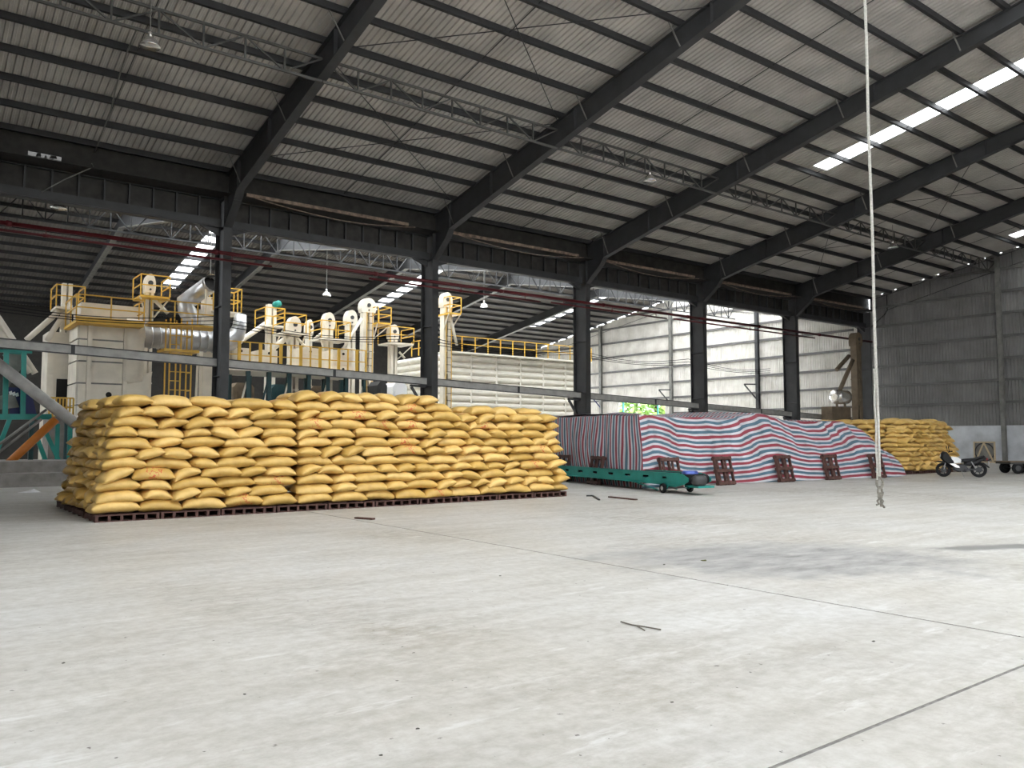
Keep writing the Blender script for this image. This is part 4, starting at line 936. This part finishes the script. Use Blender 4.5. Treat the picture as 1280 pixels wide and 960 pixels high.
railing(t, [(bx0 - .1, BY + 4, bz + .08), (bx0 - .1, BY - .65, bz + .08), (bx1, BY - .65, bz + .08)], 1.0, step=1.0, post=.06)

# brown elevator by the end wall
Y = 30.2
elevator(1069, 416, Y, .62, 'dusty brown elevator tower in the corner behind the tarpaulin', None, head=True, m=M_BROWN, struts=(((1061, 445), (1046, 462), .14), ((1066, 450), (1050, 487), .14)))
p = at(1056, 496, Y); t = empty('steel_cyclone', (p.x, Y, 0), 'shiny steel drum below the brown elevator spouts', 'drum')
MB().lathe((p.x - .7, Y + .3, p.z), (1, 0, 0), [(0, .15), (.0, .45), (.1, .5), (1.3, .5), (1.4, .42), (1.4, .1)], 20).build('drum', M_ALU, t, True)
for s in (-.5, .5): bar('leg', (p.x + s, Y + .3, 0), (p.x + s, Y + .3, p.z - .45), .12, .12, M_BROWN, t)
MB().box((p.x - 1.6, Y, p.z - 1.6), (p.x + .7, Y + .8, p.z - .7)).build('base_housing', M_BROWN, t)

# ------------------------------------------------------------------ teal frame, hopper and pipes at the left edge
Y = 34.0
t = empty('teal_frame', (2.5, Y, 0), 'teal steel frame with diagonal braces at the picture edge', 'frame')
def fb(a, b_, w=.16, m=M_TEAL, yo=0, nm='beam'): bar(nm, at(*a, Y + yo), at(*b_, Y + yo), w, w, m, t)
zb0 = lambda px: at(px, 590, Y)
for px in (8, 30): fb((px, 436), (px, 521), nm='upright')
fb((-60, 521), (64, 521), .2); fb((-60, 436), (40, 440), .12)
for a, b_ in (((12, 524), (-12, 585)), ((46, 546), (62, 590)), ((56, 538), (80, 590)), ((72, 530), (71, 595)), ((88, 520), (86, 590))): fb(a, b_, .14, nm='brace')
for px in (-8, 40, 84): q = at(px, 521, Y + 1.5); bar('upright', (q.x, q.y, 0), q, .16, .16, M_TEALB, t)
fb((30, 588), (90, 588), .12, yo=.8)
q0, q1 = at(9, 441, Y + .6), at(29, 441, Y + .6)
t = empty('feed_hopper', (q0.x, Y + .6, q0.z - 2), 'grey sheet metal hopper hanging in the teal frame', 'hopper')
zA, zB = at(20, 441, Y + .6).z, at(20, 468, Y + .6).z
MB().add([(q0.x, Y + .6, zA), (q1.x, Y + .6, zA), (q1.x, Y + 1.6, zA), (q0.x, Y + 1.6, zA), (q0.x, Y + .6, zB + .3), (q1.x, Y + .6, zB + .3), (q1.x, Y + 1.6, zB + .3), (q0.x, Y + 1.6, zB + .3), (q0.x + .1, Y + .9, zB - .5), (q1.x - .4, Y + .9, zB - .5), (q1.x - .4, Y + 1.3, zB - .5), (q0.x + .1, Y + 1.3, zB - .5)],
         [(0, 3, 2, 1)] + [(a + i, a + (i + 1) % 4, a + 4 + (i + 1) % 4, a + 4 + i) for a in (0, 4) for i in range(4)] + [(8, 9, 10, 11)]).build('hopper_shell', M_BEAM, t)
MB().box((q0.x - .05, Y + .55, zA - .05), (q1.x + .05, Y + 1.65, zA)).build('rim', M_TEAL, t)
n0, n1 = at(10, 484, Y + .4), at(40, 518, Y + .4)
t = empty('control_box', ((n0.x + n1.x) / 2, Y + .4, n1.z), 'navy slanted panel with a white sign in the teal frame', 'panel')
MB().prism([n0, n0 + V((.7, 0, 0)), n1 + V((.15, 0, 0)), n1 + V((-.7, 0, 0))], (0, .12, 0), (0, 0, 0)).build('panel', M_BLUE, t)
c = at(13, 502, Y + .35); MB().prism([c + V((-.35, 0, -.3)), c + V((.28, 0, -.2)), c + V((.1, 0, .32)), c + V((-.4, 0, .18))], (0, -.03, 0), (0, 0, 0)).build('sign', M_BEAM, t)
for k in range(3): w0 = at(12 + 4 * k, 494 + k, Y + .33); MB().prism([w0, w0 + V((.09, 0, .03)), w0 + V((.06, 0, .16)), w0 + V((-.03, 0, .12))], (0, -.02, 0), (0, 0, 0)).build('white_mark', M_WHITE, t)
tag(MB().tube([at(-25, 438, 32.9), at(96, 531, 32.9)], .2, 18).build('chute_pipe', M_CHAN, None, True), 'thick grey chute pipe slanting down behind the sack stack', 'pipe')
tag(MB().tube([at(-30, 617, 32.6), at(70, 524, 32.6)], .14, 14).build('orange_pipe', M_ORANGE, None, True), 'orange pipe slanting up under the grey chute', 'pipe')
for k, (a, b_) in enumerate((((-10, 562), (58, 512)), ((-10, 572), (52, 524)))): tag(MB().tube([at(*a, 33.2), at(*b_, 33.2)], .045, 8).build('thin_pipe', M_BEAM, None, True), ('upper', 'lower')[k] + ' thin grey pipe beside the orange pipe', 'pipe', 'thin pipes beside the orange pipe')
for k, (a, b_) in enumerate((((-4, 395), (14, 422)), ((-12, 400), (8, 421)))): tag(MB().tube([at(*a, 36), at(b_[0] + 30, b_[1] + 45, 36)], .12, 10).build('spout_pipe', M_CREAM, None, True), ('right', 'left')[k] + ' of two cream spouts above the beam at the picture edge', 'pipe', 'cream spouts at the picture edge')
g0 = at(62, 497, 36.5); t = empty('yellow_guard', (g0.x, 36.5, 0), 'yellow guard fence on a plinth left of the dryer base', 'fence')
x1_ = at(92, 497, 36.5).x; zT, zB_ = g0.z, at(62, 521, 36.5).z
for k in range(8): q = g0.x + (x1_ - g0.x) * k / 7; bar('post', (q, 36.5, zB_), (q, 36.5, zT), .06, .06, M_YEL, t)
for z in (zB_, (zT + zB_) / 2, zT): bar('rail', (g0.x, 36.5, z), (x1_, 36.5, z), .06, .06, M_YEL, t)
MB().box((g0.x, 36.4, 0), (x1_, 38, zB_)).build('plinth', M_CONC, t)
pl = empty('concrete_plinth', (0, 30.5, 0), 'low concrete plinth with two steps at the left edge', 'plinth')
MB().box((-.65, 29.6, 0), (7.5, 30.6, .42)).build('step', M_CONC, pl); MB().box((-.65, 30.6, 0), (9.3, 33, .78)).build('step', M_CONC, pl)
q = gnd(36, 616); sc = MB(); rr = random.Random(3)
pts = [(-.55, 0, .01), (-.2, -.12, .02), (.25, -.1, .015), (.55, .02, .01), (.5, .12, .03), (.25, .16, .22), (-.05, .16, .1), (-.35, .12, .03)]
pts = [(a * .55, b_ * .8, c * .45 + .006) for a, b_, c in pts]
sc.add([q + V(p) for p in pts] + [q + V((.05, .02, .045))] + [q + V((p[0], p[1], p[2] - .008)) for p in pts], [(i, (i + 1) % 8, 8) for i in range(8)] + [(9 + i, 9 + (i + 1) % 8, (i + 1) % 8, i) for i in range(8)])
tag(sc.build('paper_scrap', M_WHITE), 'crumpled white scrap lying on the floor before the plinth', 'scrap')

# ------------------------------------------------------------------ motorcycle
bc = V((33.75, 14.95, 0)); bd = V((-.533, .845, 0)).normalized(); bn = V((-bd.y, bd.x, 0))
def B(a, n, z): return bc + bd * a + bn * n + V((0, 0, z))
t = empty('motorcycle', bc, 'black motorcycle parked in front of the distant sack stack', 'motorcycle')
for a, r in ((.62, .285), (-.62, .295)):
    w = empty('w', (0, 0, 0)); bpy.data.objects.remove(w)
    ty = MB().tube([B(a + (r - .045) * math.cos(k * math.pi / 14), 0, r + (r - .045) * math.sin(k * math.pi / 14)) for k in range(29)], .045, 8, caps=False).build('tyre', M_BLACK, t, True)
    MB().tube([B(a + (r - .10) * math.cos(k * math.pi / 14), 0, r + (r - .10) * math.sin(k * math.pi / 14)) for k in range(29)], .018, 6, caps=False).build('rim', M_BLKP, t, True)
    MB().tube([B(a, -.06, r), B(a, .06, r)], .05, 12).build('hub', M_STEEL, t, True)
    for k in range(6): an = k * math.pi / 3 + .3; bar('spoke', B(a, 0, r), B(a + (r - .1) * math.cos(an), 0, r + (r - .1) * math.sin(an)), .03, .025, M_BLKP, t)
    MB().tube([B(a, .055, r), B(a, .062, r)], 1.0 * .11, 16).build('brake_disc', M_STEEL, t)
def side(poly, hw, m, nm, bev=.6):       # a body panel: a side outline, narrower at its rim
    b = MB(); c = V((sum(p[0] for p in poly) / len(poly), sum(p[1] for p in poly) / len(poly), 0)); n = len(poly)
    lay = [(-hw, .72), (-hw * .55, 1), (hw * .55, 1), (hw, .72)]
    for nn, s in lay: b.v += [B(c.x + (p[0] - c.x) * s, nn, c.y + (p[1] - c.y) * s) for p in poly]
    for i in range(3):
        for j in range(n): b.f.append((i * n + j, i * n + (j + 1) % n, (i + 1) * n + (j + 1) % n, (i + 1) * n + j))
    b.f += [tuple(range(n))[::-1], tuple(range(3 * n, 4 * n))]
    b.build(nm, m, t)
side([(.70, .92), (.62, 1.02), (.48, .98), (.36, .80), (.22, .62), (.18, .40), (.34, .36), (.50, .52), (.62, .62), (.72, .76)], .16, M_BLKP, 'front_fairing')
side([(.40, .74), (.30, .82), (.10, .78), (-.04, .68), (.02, .54), (.30, .52)], .13, M_WHITE, 'tank_cover')
side([(.05, .70), (-.10, .72), (-.45, .76), (-.80, .86), (-.86, .82), (-.55, .66), (-.20, .60), (.02, .60)], .12, M_BLKP, 'seat')
side([(-.12, .60), (-.45, .64), (-.85, .80), (-.92, .74), (-.60, .54), (-.30, .44), (-.10, .46)], .10, M_BLKP, 'tail_fairing')
side([(.30, .52), (.30, .30), (.12, .20), (-.16, .20), (-.24, .34), (-.16, .50)], .14, M_STEEL, 'engine')
side([(.50, .56), (.28, .58), (.05, .44), (.0, .34), (.20, .36)], .17, M_ALU, 'side_cowl')
side([(.95, .58), (.80, .64), (.62, .63), (.44, .56), (.60, .56), (.80, .58)], .06, M_BLKP, 'front_mudguard')
side([(-.52, .60), (-.80, .58), (-.98, .42), (-1.0, .36), (-.92, .40), (-.78, .52)], .07, M_BLKP, 'rear_mudguard')
for s in (-1, 1):
    bar('fork', B(.62, s * .08, .29), B(.46, s * .08, .92), .04, .04, M_GALV, t, True); bar('swing_arm', B(-.62, s * .08, .29), B(-.1, s * .08, .33), .045, .05, M_STEEL, t)
    bar('handlebar', B(.42, 0, .98), B(.36, s * .34, 1.02), .028, .028, M_BLACK, t, True); MB().tube([B(.36, s * .26, 1.01), B(.34, s * .37, 1.02)], .022, 8).build('grip', M_BLACK, t)
    bar('mirror_stem', B(.42, s * .2, 1.0), B(.44, s * .28, 1.16), .012, .012, M_BLACK, t); MB().lathe(B(.44, s * .28, 1.18), bd, [(-.01, .02), (0, .055), (.02, .05)], 12).build('mirror', M_BLKP, t)
    MB().tube([B(-.1, s * .12, .30), B(-.1, s * .26, .29)], .018, 6).build('foot_peg', M_BLACK, t); bar('shock_absorber', B(-.50, s * .09, .36), B(-.36, s * .09, .62), .05, .05, M_GALV, t, True)
MB().tube([B(.25, -.14, .24), B(-.1, -.16, .22), B(-.4, -.17, .28), B(-.85, -.18, .38)], [.03, .03, .05, .055], 12).build('exhaust', M_GALV, t, True)
MB().lathe(B(.66, 0, .84), bd, [(0, .09), (.04, .075), (.07, .03)], 14).build('headlight', M_WHITE, t, True)
c = B(-.98, 0, .55); MB().prism([c + bn * .09 + V((0, 0, -.08)), c - bn * .09 + V((0, 0, -.08)), c - bn * .09 + V((0, 0, .08)), c + bn * .09 + V((0, 0, .08))], bd * .01 + V((0, 0, .002)), (0, 0, 0)).build('number_plate', M_WHITE, t)
bar('side_stand', B(.0, .12, .25), B(-.06, .34, .0), .022, .022, M_GALV, t)
MB().lathe(B(-.90, 0, .72), -bd, [(0, .05), (.03, .04), (.05, .02)], 10).build('tail_light', mat('red_lens', (.4, .02, .02), .3), t)

# ------------------------------------------------------------------ flatbed cart and timber frame by the end wall
cc = V((39.4, 15.0, 0)); cdx = _R * 1.0; cdy = _F * 1.0
def Q(a, b_, z): return cc + cdx * a + cdy * b_ + V((0, 0, z))
t = empty('flatbed_cart', cc, 'low flatbed cart with rubber wheels cut off by the picture edge', 'cart')
def qbox(a0, a1, b0, b1, z0, z1, nm, m):
    return MB().add([Q(a0, b0, z0), Q(a1, b0, z0), Q(a1, b1, z0), Q(a0, b1, z0), Q(a0, b0, z1), Q(a1, b0, z1), Q(a1, b1, z1), Q(a0, b1, z1)], [(0, 3, 2, 1), (4, 5, 6, 7), (0, 1, 5, 4), (1, 2, 6, 5), (2, 3, 7, 6), (3, 0, 4, 7)]).build(nm, m, t)
for k in range(6): qbox(-.75 + .0, 2.6, -.6 + k * .2, -.6 + k * .2 + .19, .50, .54, 'deck_plank', M_BROWN)
for b_ in (-.5, .5): qbox(-.7, 2.6, b_ - .04, b_ + .04, .42, .50, 'frame_rail', M_STEEL)
for a in (-.7, .6, 2.5): qbox(a, a + .07, -.55, .55, .42, .49, 'cross_member', M_STEEL)
for a, r in ((-.35, .24), (.35, .26), (1.35, .26)):
    for b_ in (-.45, .45):
        wh = MB().lathe(Q(a, b_ - .06, r), cdy, [(0, r * .5), (0, r * .92), (.03, r), (.09, r), (.12, r * .92), (.12, r * .5)], 20).build('wheel', M_BLACK, t, True)
        MB().lathe(Q(a, b_ - .07, r), cdy, [(0, .03), (0, r * .5), (.14, r * .5), (.14, .03)], 12).build('hub', M_STEEL, wh); 
    MB().tube([Q(a, -.5, r), Q(a, .5, r)], .025, 8).build('axle', M_STEEL, t)
bar('tow_bar', Q(.75, 0, .3), Q(1.4, -.3, .32), .05, .05, M_TEAL, t); bar('teal_upright', Q(.62, -.62, .3), Q(.62, -.62, .58), .2, .06, mat('pale_teal', (.15, .35, .35), .5), t)
XF = 54.9; ya, yb = 23.45, 22.25
t = empty('timber_frame', (XF, 22.85, 0), 'square timber-framed housing with V braces standing against the end wall', 'frame')
for y in (ya, yb): bar('post', (XF, y, 0), (XF, y, 1.35), .1, .08, M_PALEWOOD, t)
for z in (.06, 1.31): bar('cross_rail', (XF, ya, z), (XF, yb, z), .08, .09, M_PALEWOOD, t)
bar('diagonal', (XF - .05, ya - .08, .1), (XF - .05, (ya + yb) / 2, 1.28), .05, .09, M_PALEWOOD, t); bar('diagonal', (XF - .05, yb + .08, .1), (XF - .05, (ya + yb) / 2, 1.28), .05, .09, M_PALEWOOD, t)
MB().box((XF + .02, yb, .05), (XF + .06, ya, 1.32)).build('back_panel', M_BEAM, t)
MB().tube([(XF + .0, (ya + yb) / 2 + .56 * math.cos(k * math.pi / 16), .69 + .56 * math.sin(k * math.pi / 16)) for k in range(33)], .04, 6, caps=False).build('fan_ring', M_STEEL, t, True)

# ------------------------------------------------------------------ litter on the floor
def stick(pts, r, label, m=M_WOOD, nm='stick'):
    return tag(MB().tube(pts, r, 6).build(nm, m), label, nm, 'litter on the floor')
q = lambda x, y, z=.012: gnd(x, y) + V((0, 0, z))
M_TWIG = mat('dry_twig', (.13, .115, .095), .9)
tw = empty('twig', q(800, 784), 'thin forked twig lying in the middle of the floor', 'twig', 'litter on the floor')
MB().tube([q(776, 779), q(790, 783), q(804, 785), q(826, 789)], .006, 6).build('stem', M_TWIG, tw); MB().tube([q(795, 783.6), q(806, 790)], .005, 6).build('fork', M_TWIG, tw)
def plank(a, b_, w, label, m=M_WOOD):
    o = empty('plank', a, label, 'plank', 'litter on the floor'); bar('board', V(a), V(b_), w, .03, m, o); return o
plank(q(762, 622, .02), q(795, 625.5, .02), .10, 'long reddish plank on the floor in front of the conveyor')
plank(q(445, 648.5, .02), q(467, 650, .02), .09, 'short brown plank on the floor before the large stack')
tb = empty('bent_strip', q(740, 621), 'bent dark strip on the floor right of the large stack', 'strip', 'litter on the floor')
MB().tube([q(733, 620.5), q(741, 620.5), q(745, 623), q(749, 625.5)], .03, 6).build('strip', M_STEEL, tb)
rr = random.Random(9)
CH = [(522, 911, .022, 'largest dark crumb near the bottom picture edge'), (1092, 802, .03, 'dark crumb right of the twig, near the floor joint'), (830, 706, .035, 'dark clod at the left tip of the damp patch'), (880, 701, .07, 'flat greenish clod inside the damp patch'), (625, 720, .03, 'small crumb in the middle of the floor'), (306, 868, .02, 'tiny crumb on the near floor left of the middle'), (476, 944, .02, 'tiny crumb at the very bottom of the picture'), (79, 829, .025, 'tiny crumb on the near floor by the left edge'), (840, 878, .02, 'tiny crumb left of the diagonal floor joint')]
for px, py, s, l in CH:
    s *= .7
    c = gnd(px, py); b = MB(); n = 7
    top = [c + V((s * (.6 + .5 * rr.random()) * math.cos(2 * math.pi * k / n) * .6, s * (.6 + .5 * rr.random()) * math.sin(2 * math.pi * k / n) * .6, s * .25 * (.5 + rr.random()))) for k in range(n)]
    bot = [c + V(((p - c).x * 1.5, (p - c).y * 1.5, 0.001)) for p in top]
    b.add(bot + top, [tuple(range(n))[::-1], tuple(range(n, 2 * n))] + [(i, (i + 1) % n, n + (i + 1) % n, n + i) for i in range(n)])
    tag(b.build('dirt_crumb', mat('dark_dirt', (.07, .065, .058), .9) if 'green' not in l else mat('mossy_dirt', (.10, .10, .04), .9)), l, 'dirt', 'litter on the floor')

# ------------------------------------------------------------------ greenery outside the window, left walls and an added light blocker
def bush(c, r, label):
    c = V(c); b = MB(); rr = random.Random(int(c.y * 7))
    for k in range(1500):
        d = V((rr.gauss(0, 1), rr.gauss(0, 1), abs(rr.gauss(0, .8)))).normalized(); p = c + V((d.x * r * .5, d.y * r * .7, d.z * r * 1.0)) * rr.uniform(.7, 1.05)
        u = V((rr.uniform(-1, 1), rr.uniform(-1, 1), rr.uniform(-.4, .6))).normalized() * .45; v = u.cross(d).normalized() * .2
        b.add([p - u, p + v, p + u, p - v], [(0, 1, 2, 3)])
    o = empty('bush', c, label, 'bush', 'greenery outside the window'); b.build('foliage', mat('sunny_leaves', (.28, .42, .10), .6, var=.4, scale=1.5, col2=(.14, .28, .06)), o)['kind'] = 'stuff'
    MB().tube([c, c + V((0, 0, r))], .15, 8).build('trunk', M_WOOD, o)
for k, (y, tx) in enumerate(((56, 'nearest'), (62, 'middle'), (68, 'farthest'))): bush((66 + 1.2 * (k % 2), y, 0), 8.5, f'sunlit green bush outside the window, {tx} along the wall')
wl = empty('wall_left_with_blocker', (0, 0, 0), kind='structure')
MB().prism([(-.8, 14, 0), (-.8, 31, 0), (-.8, 31, zp(31) + .1), (-.8, 14, zp(14) + .1)], (.1, 0, 0), (0, 0, 0)).build('wall_sheet', M_BLOCKER, wl)  # unseen wall added to keep light off the end of the sack stack
MB().box((XC[0] - .1, -15, 0), (XC[0], 31, 11.6)).build('wall_sheet', M_WALL, wl)
MB().box((XC[0] - .1, 32, 0), (XC[0], 70, 10.6)).build('wall_sheet', M_WALL, wl)
